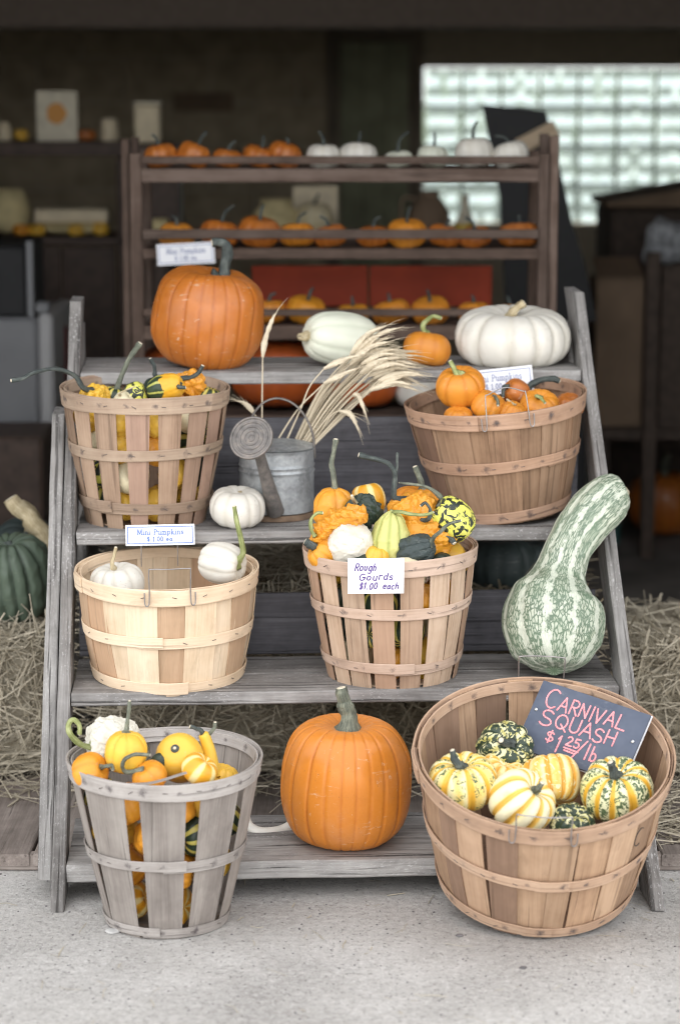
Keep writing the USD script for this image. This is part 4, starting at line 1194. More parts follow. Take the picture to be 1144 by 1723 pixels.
# ------------------------------------------------------------------ baskets
class Basket:
    def __init__(s, name, label, base, Rt, Rb, H, stave, hoop, n, wt, wb, tilt=np.eye(3), bulge=0.004, hoops=(), rim_h=0.028, seed=0, double=False, widths=None, tops=0.004, rim_pale=None, group='wooden baskets on and beside the stand', tone_range=(0, 1)):
        s.base, s.Rt, s.Rb, s.H, s.M, s.bulge = np.asarray(base, float), Rt, Rb, H, tilt, bulge
        s.rng = np.random.default_rng(seed)
        s.path = thing(name, label, 'basket', base, group)
        s.hoop_mat = hoop
        ph0 = s.rng.uniform(0, 6)
        for k in range(n):
            ph = ph0 + (k + s.rng.uniform(-0.10, 0.10)) * 2 * PI / n
            f = widths[k % len(widths)] if widths else 1.0
            off = (0.0019 if k % 2 else -0.0004) if double else 0.0
            s.slat(ph, wt * f * s.rng.uniform(0.92, 1.06), wb * f * s.rng.uniform(0.92, 1.06), stave, off, s.rng.uniform(-0.035, 0.035), s.rng.uniform(0, tops))
        c, _ = tube([s.loc(0, 0, 0.004), s.loc(0, 0, 0.006), s.loc(0, 0, 0.0075)], [Rb - 0.006, Rb - 0.005, Rb - 0.006], 40)
        obj(s.path, 'bottom', c, stave, False, {'gr': lambda p: p * [1, 1, 1], 'tn': tone()})
        for i, (t, h, lap) in enumerate(hoops):
            s.hoop(t * H, h, 0.0032 if double else 0.0016, lap)
        s.hoop(H - rim_h / 2 + 0.002, rim_h, 0.0034 if double else 0.0018, s.rng.uniform(0, 6), th=0.0034, name='rim')
        s.hoop(H - 0.012, 0.022, -0.0062, s.rng.uniform(0, 6), th=0.003, name='inner_rim', staples=False)

    def rad(s, z):
        t = np.clip(np.asarray(z, float) / s.H, -0.05, 1.05)
        return s.Rb + (s.Rt - s.Rb) * t + s.bulge * 4 * t * (1 - t)

    def loc(s, r, ph, z):
        r, ph, z = np.broadcast_arrays(np.asarray(r, float), ph, z)
        return np.stack([r * np.cos(ph), r * np.sin(ph), z], -1) @ s.M.T + s.base

    def slat(s, ph, wt, wb, mat, off, lean, over):
        nz, na, th = 9, 5, 0.0022
        z = np.linspace(-0.001, s.H + over - 0.004, nz)[:, None]
        t = z / s.H
        w = wb + (wt - wb) * t
        u = np.linspace(-1, 1, na)[None]
        warp = 0.0020 * s.rng.uniform(-1, 1) * np.sin(t * 5 + s.rng.uniform(0, 6)) + off
        r = s.rad(z) + warp + 0 * u
        a = ph + lean * (t - 0.5) * 0.12 / 0.1 + u * w / (2 * s.rad(z))
        cup = 1 + 0 * u
        flat = (u ** 2) * (w ** 2) / (8 * s.rad(z)) * 0.35
        o, i = s.loc(r + flat, a, z), s.loc(r + flat - th, a, z)
        v = np.vstack([o.reshape(-1, 3), i.reshape(-1, 3)])
        q = np.array([(j * na + k, j * na + k + 1, (j + 1) * na + k + 1, (j + 1) * na + k) for j in range(nz - 1) for k in range(na - 1)])
        N = nz * na
        ring = [k for k in range(na)] + [j * na + na - 1 for j in range(1, nz)] + [(nz - 1) * na + k for k in range(na - 2, -1, -1)] + [j * na for j in range(nz - 2, 0, -1)]
        sd = np.array([(ring[k], N + ring[k], N + ring[(k + 1) % len(ring)], ring[(k + 1) % len(ring)]) for k in range(len(ring))])
        q = np.vstack([q, q[:, ::-1] + N, sd])
        f = np.vstack([q[:, [0, 1, 2]], q[:, [0, 2, 3]]])
        g = np.stack([z + 0 * u, u * w / 2, 0 * z * u], -1).reshape(-1, 3) + s.rng.uniform(0, 40, 3)
        obj(s.path, 'stave', (v, f), mat, False, {'gr': np.vstack([g, g]), 'tn': s.rng.uniform(0, 1, 3)})

    def hoop(s, z, h, off, lap, th=0.0028, name='hoop', staples=True):
        n, over = 84, 0.28
        a = np.linspace(0, 2 * PI + over, n)
        lift = th * 1.15 * np.clip((a - 2 * PI + 0.05) / 0.05, 0, 1)
        zz = z + 0.0020 * np.sin(a * 2 + s.rng.uniform(0, 6)) + 0.004 * (a / (2 * PI) - 0.5) * (name == 'hoop')
        ph = a + lap
        hh = h * (1 + 0.05 * np.sin(a * 3 + s.rng.uniform(0, 6)))
        b = 0.0007
        prof = [(-0.5, 0, b), (-0.5, 1, 0), (0.5, 1, 0), (0.5, 0, b)]
        sec = [(0.0, -0.5 + 0.03), (1.0 - 0.25, -0.5), (1.0, -0.5 + 0.06), (1.0, 0.5 - 0.06), (1.0 - 0.25, 0.5), (0.0, 0.5 - 0.03)]
        v, g = [], []
        for (tr, tz) in sec:
            zc = zz + tz * hh
            v.append(s.loc(s.rad(zc) + off + lift + tr * th, ph, zc))
            g.append(np.stack([a * s.rad(z), tz * hh, 0 * a], -1))
        m = len(sec)
        v, g = np.stack(v, 1).reshape(-1, 3), np.stack(g, 1).reshape(-1, 3)
        q = np.array([(i * m + j, (i + 1) * m + j, (i + 1) * m + (j + 1) % m, i * m + (j + 1) % m) for i in range(n - 1) for j in range(m)])
        f = np.vstack([q[:, [0, 1, 2]], q[:, [0, 2, 3]]])
        e = (n - 1) * m
        f = np.vstack([f, [(0, k, k + 1) for k in range(1, m - 1)], [(e, e + k + 1, e + k) for k in range(1, m - 1)]])
        p = obj(s.path, name, (v, f), s.hoop_mat, False, {'gr': g, 'tn': s.rng.uniform(0, 1, 3)})
        if staples:
            sp, ms, L = 0.061, [], 2 * PI * float(s.rad(z))
            for k in range(int(L / sp)):
                aa = (k + 0.5) * sp / float(s.rad(z)) + lap
                r = float(s.rad(z)) + off + th + 0.0003
                da = 0.0045 / r
                tz = s.rng.uniform(-0.003, 0.003)
                c, _ = tube(s.loc(np.full(4, r), aa + np.array([-da, -da / 3, da / 3, da]), z + tz * np.array([-1, -0.3, 0.3, 1])), 0.0007, 4)
                ms.append(c)
            obj(p, 'staples', cat_mesh(*ms), 'staple_metal', False, kind='stuff')

    def handle(s, ph, width, up, lean=0.0, name='wire_handle', peak=0.0, drop=0.028):
        R = s.Rt + 0.0075
        d = width / 2 / R
        pts = [(R + 0.001, ph - d * 1.25, s.H - 0.004), (R + 0.0015, ph - d * 1.22, s.H - drop), (R + 0.0015, ph - d * 1.04, s.H - drop), (R + 0.001, ph - d, s.H), (R - lean * 0.9, ph - d, s.H + up * 0.9), (R - lean, ph - d * 0.86, s.H + up), (R - lean, ph, s.H + up + peak), (R - lean, ph + d * 0.86, s.H + up), (R - lean * 0.9, ph + d, s.H + up * 0.9), (R + 0.001, ph + d, s.H), (R + 0.0015, ph + d * 1.04, s.H - drop), (R + 0.0015, ph + d * 1.22, s.H - drop), (R + 0.001, ph + d * 1.25, s.H - 0.004)]
        w = np.array([s.loc(*p) for p in pts])
        c, _ = tube(curve(w, 60), 0.0013, 6)
        obj(s.path, name, c, 'wire', True)

    def fill(s, name, layers, palette, label, group, Rg=(0.032, 0.042), a0=-172, a1=-8, seed=1):
        """Gourds lying inside against the staves, seen through the gaps."""
        r_ = np.random.default_rng(seed)
        for z in layers:
            a = a0 + r_.uniform(0, 20)
            while a < a1:
                R = r_.uniform(*Rg)
                H = R * r_.uniform(1.7, 2.3)
                rr = float(s.rad(z)) - R - 0.012
                mt, kw, word = palette[r_.integers(len(palette))]
                c = s.loc(rr, math.radians(a + 10), z)
                ax = r_.normal(size=3)
                R2 = min(R, R)
                side = ['far left', 'left', 'middle', 'right', 'far right'][min(4, max(0, int((a + 10 + 172) / 33)))]
                lev = ['bottom', 'lower', 'upper', 'top'][min(3, layers.index(z))]
                gourd(name, '%s gourd in the %s %s %s' % (word, lev, side, label), 'gourd', c, R2, min(H, 2 * R), mt, ax, seed=int(r_.integers(9999)), group='%s %s' % (word, group), **{**kw, 'nu': 44, 'nv': 20, 'wart': min(kw.get('wart', 0), 0.004)})
                a += math.degrees(2 * math.asin(min(0.95, R / rr))) * 1.12


ROLL = lambda deg: rot((0, 1, 0), deg)      # + leans to the right in the picture
PITCHB = lambda deg: rot((1, 0, 0), deg)    # + leans towards the camera

bA_c = on_shelf(2, 246, 0.155)
bA = Basket('slatted_basket', 'rosy slatted basket of gourds on the left end of the upper shelf', bA_c + [0, 0, 0.001], 0.179, 0.131, 0.292, 'rosy_stave', 'rosy_hoop', 16, 0.053, 0.038, PITCHB(2.0) @ ROLL(0.6), hoops=((0.58, 0.025, 2.2), (0.17, 0.025, 4.0)), rim_h=0.036, seed=21)
bB_c = on_shelf(2, 848, 0.168)
bB = Basket('bushel_basket', 'brown solid basket of mini pumpkins on the right end of the upper shelf', bB_c + [0, 0, 0.013], 0.193, 0.137, 0.252, 'brown_stave', 'brown_hoop', 22, 0.068, 0.050, PITCHB(4.0) @ ROLL(-5.5), hoops=((0.52, 0.026, 5.3), (0.055, 0.026, 1.0)), rim_h=0.036, seed=22, double=True)
bC_c = on_shelf(1, 284, 0.150)
bC = Basket('bushel_basket', 'new pale basket with two white pumpkins on the left of the middle shelf', bC_c + [0, 0, 0.001], 0.184, 0.152, 0.228, 'pale_stave', 'pale_hoop', 19, 0.072, 0.060, PITCHB(2.5), hoops=((0.50, 0.024, 4.45), (0.065, 0.026, 4.75)), rim_h=0.034, seed=23, double=True)
bD_c = on_shelf(1, 660, 0.132)
bD = Basket('slatted_basket', 'tan slatted basket heaped with rough gourds on the middle shelf', bD_c + [0, 0, 0.001], 0.177, 0.134, 0.275, 'tan_stave', 'tan_hoop', 17, 0.0495, 0.0425, PITCHB(1.5) @ ROLL(-1.2), hoops=((0.60, 0.023, 2.0), (0.17, 0.022, 4.72)), rim_h=0.034, seed=24)
bE_c = P(274, 1582, 4.085) * [1, 0, 0] + [0, 4.195, 0.003]
bE = Basket('slatted_basket', 'weathered grey slatted basket of yellow gourds standing on the concrete', bE_c, 0.179, 0.113, 0.318, 'worn_grey_stave', 'worn_grey_hoop', 10, 0.093, 0.062, PITCHB(1.0), hoops=((0.47, 0.022, 4.75), (0.035, 0.020, 4.4)), rim_h=0.034, seed=25)
FT = 20.0
bF_c = np.array([P(914, 1580, 4.085)[0], 4.085 + 0.186 * math.cos(math.radians(FT)), 0.186 * math.sin(math.radians(FT)) + 0.003])
bF = Basket('bushel_basket', 'large brown bushel basket of carnival squash tipped forward on the concrete', bF_c, 0.237, 0.184, 0.29, 'bushel_stave', 'bushel_hoop', 24, 0.070, 0.054, PITCHB(FT) @ ROLL(0.5), hoops=((0.50, 0.026, 4.6), (0.05, 0.026, 4.5)), rim_h=0.036, seed=30, double=True, widths=(1.2, 0.7, 1.0, 0.85))
bC.handle(math.radians(-84), 0.082, 0.046, -0.004)
bB.handle(math.radians(-86), 0.090, 0.045, 0.01, peak=0.012)
bF.handle(math.radians(-94.5), 0.098, 0.036, -0.004)
bF.handle(math.radians(87), 0.088, 0.045, -0.004)
pm = np.array([bF.loc(float(bF.rad(0.215 + 0.022 * math.sin(a))) + 0.0032, math.radians(-44) + 0.012 * math.cos(a) / 0.23, 0.215 + 0.022 * math.sin(a)) for a in np.radians(np.linspace(50, 300, 16))])
c, _ = tube(pm, 0.0009, 5)
obj(bF.path, 'pencilled_letter', c, 'black_board', True)
# a sprung inner hoop end sticks out of the grey basket
c, gr = tube(curve(np.vstack([bE.loc(bE.Rt - 0.004, math.radians(-118), bE.H - 0.006), bE.loc(bE.Rt - 0.006, math.radians(-95), bE.H + 0.002), bE.loc(bE.Rt - 0.012, math.radians(-72), bE.H + 0.018)]), 10), 0.010, 8, flat=0.14)
obj(bE.path, 'sprung_hoop_end', c, 'worn_grey_hoop', False, {'gr': gr + 0.02, 'tn': tone()})

WARTY = dict(ribs=5, depth=0.12, wart=0.011, wscale=75, nu=130, nv=56)
RIB = dict(ribs=9, depth=0.12)
PAL = [('gourd_yellow_skin', RIB, 'yellow'), ('gourd_orange_skin', WARTY, 'orange'), ('dark_green_skin', RIB, 'dark green'), ('lime_black', dict(ribs=8, depth=0.06), 'green flecked'), ('cream_skin', {}, 'cream'), ('gourd_yellow_skin', WARTY, 'yellow'), ('green_yellow', RIB, 'green flecked')]
bA.fill('ornamental_gourd', (0.05, 0.115, 0.18, 0.235), PAL, 'gaps of the slatted upper left basket', 'gourds inside the upper left basket', seed=3)
bD.fill('ornamental_gourd', (0.05, 0.115, 0.18, 0.24), PAL, 'gaps of the slatted middle shelf basket', 'gourds inside the middle shelf basket', seed=5)
PALE = [('gourd_yellow_skin', RIB, 'yellow'), ('gourd_orange_skin', WARTY, 'orange'), ('gourd_yellow_skin', WARTY, 'yellow'), ('green_yellow', RIB, 'green striped'), ('yellow_band', RIB, 'pale yellow'), ('gourd_orange_skin', RIB, 'orange')]
bE.fill('ornamental_gourd', (0.05, 0.125, 0.195, 0.255), PALE, 'gaps of the slatted grey basket', 'gourds inside the grey basket', Rg=(0.034, 0.045), seed=9)

# ------------------------------------------------------------------ pumpkins standing on the shelves
c = on_shelf(0, 582, 0.118)
gourd('big_pumpkin', 'tall round orange pumpkin on the lowest shelf in the middle', 'pumpkin', c + [0, 0, 0.1215], 0.1315, 0.262, 'orange_skin', (0.03, -0.04, 1), 20, px_pts([(588, 1205), (583, 1188), (578, 1172), (574, 1158)], c[1]), r0=0.0165, r1=0.0115, flare=2.1, ribs=21, depth=0.036, seed=31, dimple=0.10, nu=260, nv=60, e1=0.60, e2=0.88, lump=0.035, gexp=5.0)
c = on_shelf(3, 351, 0.125)
gourd('big_pumpkin', 'orange pumpkin with a tall dark stem on the top shelf at the left', 'pumpkin', c + [0, 0, 0.106], 0.1285, 0.232, 'deep_orange_skin', (0.10, -0.05, 1), 50, px_pts([(374, 470), (378, 450), (382, 430), (380, 414), (368, 407), (357, 408)], c[1]), r0=0.013, r1=0.010, flare=1.9, ribs=19, depth=0.03, seed=32, dimple=0.10, nu=240, nv=60, e1=0.60, e2=0.84, lump=0.09, gexp=5.0, stem_mat='dark_stem')
c = on_shelf(3, 573, 0.115)
gourd('white_squash', 'pale oval squash lying on its side on the top shelf', 'squash', c + [0, 0, 0.060], 0.0625, 0.178, 'ivory_skin', (-0.93, -0.42, 0.14), 0, c + np.array([[-0.088, -0.044, 0.069], [-0.091, -0.047, 0.071]]), r0=0.009, r1=0.007, stem_mat='tan_stem', ribs=9, depth=0.05, seed=33, dimple=0.05, e1=0.62, e2=1.0, nu=100, nv=40)
c = on_shelf(3, 718, 0.10)
gourd('orange_gourd', 'small smooth orange gourd with a bent stem on the top shelf', 'gourd', c + [0, 0, 0.037], 0.054, 0.082, 'mini_orange_skin', (0.15, 0.1, 1), 0, px_pts([(716, 563), (711, 550), (717, 540), (728, 532), (742, 535)], c[1]), r0=0.006, r1=0.0045, stem_mat='green_stem', ribs=8, depth=0.04, seed=34, nu=72, nv=30, dimple=0.06)
c = on_shelf(3, 862, 0.125)
gourd('white_pumpkin', 'wide flattened white pumpkin on the top shelf at the right', 'pumpkin', c + [0, 0, 0.061], 0.1325, 0.133, 'white_skin', (0.0, -0.10, 1), 10, px_pts([(857, 537), (862, 527), (870, 518), (882, 509)], c[1]), r0=0.012, r1=0.008, stem_mat='tan_stem', flare=2.2, ribs=13, depth=0.10, seed=35, dimple=0.16, nu=130, nv=40, e1=0.55, e2=0.9)
c = on_shelf(2, 400, 0.062)
gourd('white_pumpkin', 'white mini pumpkin beside the watering can on the upper shelf', 'pumpkin', c + [0, 0, 0.040], 0.0605, 0.083, 'white_skin', (0.05, -0.15, 1), 0, px_pts([(402, 838), (400, 834)], c[1]), r0=0.006, r1=0.005, stem_mat='tan_stem', ribs=9, depth=0.10, seed=36, nu=100, nv=36, e1=0.6)

# the striped cushaw leaning on the right side board
Yc = 4.70
way = [(932, 1129, -0.048, 3), (932, 1128, -0.047, 22), (932, 1123, -0.044, 42), (932, 1109, -0.037, 63), (931, 1091, -0.027, 76), (931, 1069, -0.014, 84.5), (931, 1045, 0.0, 87), (932, 1022, 0.012, 83.5), (933, 1003, 0.022, 74), (936, 987, 0.031, 60), (939, 973, 0.039, 48), (944, 955, 0.05, 42), (957, 922, 0.068, 40.5), (979, 886, 0.09, 42.5), (1005, 856, 0.115, 44), (1027, 837, 0.135, 41), (1043, 829, 0.145, 33), (1051, 826, 0.147, 20), (1054, 825, 0.147, 4)]
pw = np.array([P(x, y, Yc + d) for x, y, d, r in way])
rw = np.array([r * mpp(p) for (x, y, d, r), p in zip(way, pw)])
m, pat, rib = sweep_body(pw, rw, 130, 120, ribs=10, depth=0.035, seed=4, lump=0.003)
cu = thing('cushaw_squash', 'long necked green and white striped squash leaning on the right side of the stand', 'squash', P(930, 1136, Yc))
obj(cu, 'body', m, 'cushaw_skin', True, {'pat': pat, 'rib': rib})
e = P(1050, 829, Yc + 0.115)
d = np.array([0.55, -0.6, 0.35])
d /= np.linalg.norm(d)
sc, gr = tube([e - d * 0.004, e + d * 0.004, e + d * 0.006], [0.0135, 0.012, 0.003], 16, 0.1, 6)
obj(cu, 'stem_scar', sc, 'blossom_scar', True)

# ------------------------------------------------------------------ what lies in the baskets
Y = bA_c[1]
pg('ornamental_gourd', 'half dark green half yellow gourd on top of the upper left basket', 'gourd', 279, 652, 46, 66, Y - 0.075, 'two_tone_skin', (0.93, -0.30, 0.22), [(300, 650, -0.03), (312, 652, -0.03)], seed=41, ribs=8, depth=0.06, wart=0.002, stem_mat='dark_stem', r0=0.005, r1=0.0035, lump=0.06)
pg('ornamental_gourd', 'bumpy orange gourd with an upturned dark stem in the upper left basket', 'gourd', 322, 648, 44, 44, Y - 0.03, 'gourd_orange_skin', (-0.3, -0.5, 0.7), [(305, 637, -0.035), (322, 634, -0.03), (334, 627, -0.03), (341, 615, -0.03)], seed=42, stem_mat='dark_stem', r0=0.0048, r1=0.004, **WARTY)
pg('ornamental_gourd', 'gourd with a long straight slanting stem in the upper left basket', 'gourd', 192, 672, 50, 44, Y - 0.01, 'green_yellow', (0.25, 0, 1), [(199, 650), (208, 622), (222, 597), (236, 577)], seed=43, r0=0.0058, r1=0.0048, tip=0.0025, **RIB)
pg('ornamental_gourd', 'yellow gourd whose long black stem hangs out to the left', 'gourd', 160, 672, 48, 40, Y - 0.04, 'gourd_yellow_skin', (-0.2, -0.2, 1), [(140, 652, -0.03), (128, 634, -0.04), (108, 624, -0.06), (82, 621, -0.08), (55, 627, -0.10), (38, 637, -0.11), (19, 640, -0.12)], seed=44, stem_mat='dark_stem', r0=0.005, r1=0.0034, tip=0.001, **WARTY)
pg('ornamental_gourd', 'gourd with a short hooked stem behind the two coloured gourd', 'gourd', 266, 655, 50, 44, Y + 0.03, 'dark_green_skin', (0, 0, 1), [(261, 630), (259, 615), (253, 603)], seed=45, stem_mat='dark_stem', r0=0.005, r1=0.004, **RIB)
pg('ornamental_gourd', 'pale green striped gourd near the rim of the upper left basket', 'gourd', 228, 664, 44, 40, Y - 0.07, 'lime_black', (0.9, 0, 0.3), seed=46, ribs=8, depth=0.06)
pg('ornamental_gourd', 'small cream gourd with a thin pale stem near the rim of the upper left basket', 'gourd', 208, 675, 34, 32, Y - 0.10, 'cream_skin', (0.6, -0.2, 0.6), [(200, 664, -0.02), (212, 656, -0.02), (228, 650, -0.02)], seed=47, stem_mat='tan_stem', r0=0.002, r1=0.0012)
pg('ornamental_gourd', 'dark flecked gourd low at the right of the upper left basket', 'gourd', 350, 672, 50, 44, Y - 0.02, 'green_yellow', (0.3, 0, 1), seed=48, **RIB)
pg('ornamental_gourd', 'orange gourd deep at the back of the upper left basket', 'gourd', 300, 668, 56, 48, Y + 0.06, 'gourd_orange_skin', (0.3, 0, 1), seed=49, **WARTY)

Y = bB_c[1]
MP = dict(ribs=9, depth=0.09)
pg('mini_pumpkin', 'largest mini pumpkin, riding on the rim of the brown basket', 'pumpkin', 775, 651, 84, 66, Y - 0.06, 'mini_orange_skin', (-0.10, -0.35, 1), [(771, 636, -0.02), (765, 622, -0.02), (757, 607, -0.02)], seed=51, stem_mat='green_stem', r0=0.0062, r1=0.0045, flare=2.4, nu=96, nv=36, **MP)
pg('mini_pumpkin', 'mini pumpkin behind the wire handle of the brown basket', 'pumpkin', 822, 684, 62, 50, Y - 0.09, 'mini_orange_skin', (0.5, -0.2, 0.9), [(836, 672, -0.04), (838, 682, -0.055)], seed=52, stem_mat='grey_green_stem', r0=0.004, r1=0.003, nu=60, **MP)
pg('mini_pumpkin', 'dark orange mini pumpkin on top at the middle of the brown basket', 'pumpkin', 868, 660, 46, 44, Y - 0.02, 'deep_orange_skin', (-0.7, -0.3, 0.5), [(848, 650, -0.02), (846, 668, -0.03)], seed=53, stem_mat='dark_stem', r0=0.0045, r1=0.0035, ribs=7, depth=0.03, nu=60)
pg('mini_pumpkin', 'mini pumpkin with a green curved stem at the right of the brown basket', 'pumpkin', 907, 684, 68, 52, Y - 0.07, 'mini_orange_skin', (0.1, -0.5, 0.9), [(902, 666, -0.045), (910, 670, -0.055), (917, 678, -0.062)], seed=54, stem_mat='green_stem', r0=0.0035, r1=0.003, nu=60, **MP)
pg('mini_pumpkin', 'mini pumpkin low in front under the largest one in the brown basket', 'pumpkin', 771, 704, 50, 40, Y - 0.105, 'mini_orange_skin', (0, -0.3, 1), seed=55, nu=60, **MP)
pg('mini_pumpkin', 'mini pumpkin low beside the right rim of the brown basket', 'pumpkin', 958, 682, 50, 40, Y + 0.01, 'deep_orange_skin', (0, -0.3, 1), seed=56, nu=60, **MP)
pg('mini_pumpkin', 'mini pumpkin between the handle and the dark orange one in the brown basket', 'pumpkin', 862, 696, 46, 42, Y - 0.11, 'mini_orange_skin', (0.3, -0.3, 1), [(858, 676), (853, 672)], seed=57, stem_mat='tan_stem', r0=0.003, r1=0.002, nu=60, **MP)
pg('mini_pumpkin', 'mini pumpkin under the gourd handle at the back of the brown basket', 'pumpkin', 880, 690, 60, 46, Y + 0.05, 'mini_orange_skin', (0, 0, 1), px_pts and [(884, 664), (893, 648), (912, 638), (930, 637), (941, 641)], seed=58, stem_mat='dark_stem', r0=0.0085, r1=0.006, flare=1.2, nu=60, **MP)

Y = bC_c[1]
pg('white_pumpkin', 'white pumpkin sunk to its shoulders at the left of the pale basket', 'pumpkin', 197, 982, 92, 66, Y - 0.02, 'white_skin', (-0.08, -0.12, 1), [(189, 962), (190, 945), (195, 921)], seed=61, stem_mat='tan_stem', r0=0.006, r1=0.0035, flare=2.0, ribs=9, depth=0.09, nu=96, nv=36, dimple=0.16, e1=0.6)
pg('white_pumpkin', 'white pumpkin tilted on its side at the right of the pale basket', 'pumpkin', 374, 948, 72, 78, Y + 0.02, 'white_skin', (0.75, -0.40, -0.10), [(403, 941, -0.03), (409, 930, -0.04), (404, 900, -0.05), (397, 870, -0.05), (394, 852, -0.05)], seed=62, stem_mat='green_stem', r0=0.0062, r1=0.0042, flare=1.5, ribs=9, depth=0.06, nu=96, nv=36, e1=0.6)

Y = bD_c[1]
pg('ornamental_gourd', 'lumpy orange gourd with a tall upright stem in the middle basket', 'gourd', 560, 855, 66, 66, Y + 0.01, 'gourd_orange_skin', (0.05, -0.1, 1), [(564, 822), (560, 795), (559, 772), (563, 755), (565, 739)], seed=71, r0=0.0058, r1=0.0042, tip=0.0018, lump=0.09, ribs=6, depth=0.17, nu=110, nv=46, dimple=0.02, wart=0.003, wscale=40)
pg('ornamental_gourd', 'orange gourd with pale yellow bands behind the dark one in the middle basket', 'gourd', 620, 842, 58, 60, Y + 0.05, 'yellow_band', (-0.2, 0.2, 0.9), seed=72)
pg('ornamental_gourd', 'blackish green ribbed gourd in the middle basket', 'gourd', 610, 862, 58, 52, Y - 0.03, 'dark_green_skin', (-0.5, -0.45, 0.75), [(594, 840, -0.04), (592, 834, -0.045)], seed=73, stem_mat='tan_stem', r0=0.004, r1=0.0035, ribs=12, depth=0.24, wart=0.008, wscale=80, nu=140, nv=56)
w3 = np.array([P(x, y, Y + d) for x, y, d in ((522, 908, -0.075), (540, 902, -0.075), (556, 886, -0.075), (572, 872, -0.08), (594, 868, -0.085), (612, 868, -0.085), (619, 868, -0.085))])
m, pat, rib = sweep_body(w3, np.array([3, 17, 16, 15, 14, 13, 2]) * mpp(w3[2]), 110, 90, ribs=7, depth=0.06, seed=9, wart=0.011, wscale=90)
t = thing('crookneck_gourd', 'warty orange crookneck gourd bent over the rim of the middle basket', 'gourd', w3[0])
obj(t, 'body', m, 'gourd_orange_skin', True, {'pat': pat, 'rib': rib})
stem(t, px_pts([(530, 902, -0.09), (524, 892, -0.095), (523, 876, -0.10), (532, 864, -0.10), (543, 863, -0.10)], Y), 0.004, 0.003, 'green_stem', 1.3)
pg('ornamental_gourd', 'round white gourd at the front of the middle basket', 'gourd', 589, 918, 76, 74, Y - 0.085, 'bumpy_white_skin', (0.1, -0.5, 0.8), seed=75, wart=0.003, wscale=95, nu=150, nv=64, lump=0.04, e1=0.55, e2=0.95, dimple=0.03)
pg('ornamental_gourd', 'pale lime ribbed gourd with a sideways stem at the front of the middle basket', 'gourd', 657, 905, 66, 88, Y - 0.075, 'pale_lime_skin', (0.05, 0.12, 1), [(660, 864), (668, 861, -0.01), (690, 865, -0.02), (715, 866, -0.03), (729, 862, -0.03)], seed=76, r0=0.0042, r1=0.0028, stem_mat='green_stem', ribs=10, depth=0.12, wart=0.004, wscale=70, pear=0.5, dimple=0.0, nu=96, nv=36, e1=0.8)
pg('ornamental_gourd', 'dark slate green gourd lying on the rim of the middle basket', 'gourd', 699, 928, 52, 68, Y - 0.105, 'slate_green_skin', (0.85, -0.25, 0.35), [(727, 909, -0.02), (742, 893, -0.03), (758, 881, -0.035), (775, 876, -0.035)], seed=77, r0=0.0048, r1=0.003, ribs=9, depth=0.10, wart=0.006, wscale=70, nu=130, nv=56)
pg('ornamental_gourd', 'yellow and black flecked gourd with an orange patch at the right of the middle basket', 'gourd', 760, 874, 72, 82, Y - 0.03, 'lime_black', (-0.72, -0.12, 0.65), [(744, 842, -0.0), (733, 828, 0.0), (715, 818, 0.01), (690, 815, 0.02), (672, 812, 0.03)], seed=78, r0=0.006, r1=0.0022, ribs=8, depth=0.05, nu=96, nv=36)
pg('ornamental_gourd', 'very warty orange gourd with a forked dark stem in the middle basket', 'gourd', 697, 866, 80, 70, Y - 0.01, 'gourd_orange_skin', (-0.35, 0.0, 1), [(664, 838, 0.0), (664, 818), (665, 796), (655, 782), (638, 774), (618, 769), (604, 765)], seed=79, stem_mat='dark_stem', r0=0.006, r1=0.0042, flare=1.4, tip=0.002, ribs=5, depth=0.10, wart=0.012, wscale=70, nu=170, nv=70)
c, gr = tube(curve(px_pts([(665, 800), (668, 785), (668, 772), (669, 761)], Y - 0.01), 10), 0.0028, 8, 0.1)
obj('/World/' + 'ornamental_gourd_%03d' % USED[('/World', 'ornamental_gourd')], 'stem', c, 'dark_stem', True, {'gr': gr})
pg('mini_pumpkin', 'deep orange pumpkin with a thick upright stem at the back of the middle basket', 'pumpkin', 700, 850, 86, 66, Y + 0.075, 'mini_orange_skin', (0.1, 0.0, 1), [(712, 830), (707, 808), (698, 785)], seed=80, r0=0.0075, r1=0.0058, flare=1.3, ribs=11, depth=0.06)
pg('ornamental_gourd', 'warty orange gourd low at the right rim of the middle basket', 'gourd', 735, 912, 48, 44, Y - 0.055, 'gourd_orange_skin', (0.5, -0.2, 0.9), [(745, 905, -0.02), (760, 908, -0.03), (764, 914, -0.035)], seed=81, stem_mat='dark_stem', r0=0.006, r1=0.006, flare=1.2, wart=0.012, wscale=75, nu=130, nv=56)
pg('ornamental_gourd', 'warty orange gourd between the lime and flecked gourds in the middle basket', 'gourd', 706, 895, 60, 56, Y - 0.05, 'gourd_orange_skin', (0.2, -0.3, 0.9), [(722, 872, -0.03), (723, 856, -0.03), (716, 846, -0.03), (708, 851, -0.03)], seed=82, stem_mat='dark_stem', r0=0.004, r1=0.0028, wart=0.014, wscale=70, nu=140, nv=60)
pg('ornamental_gourd', 'orange gourd with a blunt dark stem at the left rim of the middle basket', 'gourd', 545, 932, 56, 50, Y - 0.08, 'gourd_orange_skin', (-0.75, -0.2, 0.6), [(525, 918, -0.02), (514, 911, -0.02)], seed=83, stem_mat='dark_stem', r0=0.0085, r1=0.0075, flare=1.1, **RIB)
pg('ornamental_gourd', 'yellow gourd between the white and lime gourds at the rim of the middle basket', 'gourd', 632, 940, 46, 44, Y - 0.11, 'gourd_yellow_skin', (0.2, 0, 1), seed=84, **RIB)

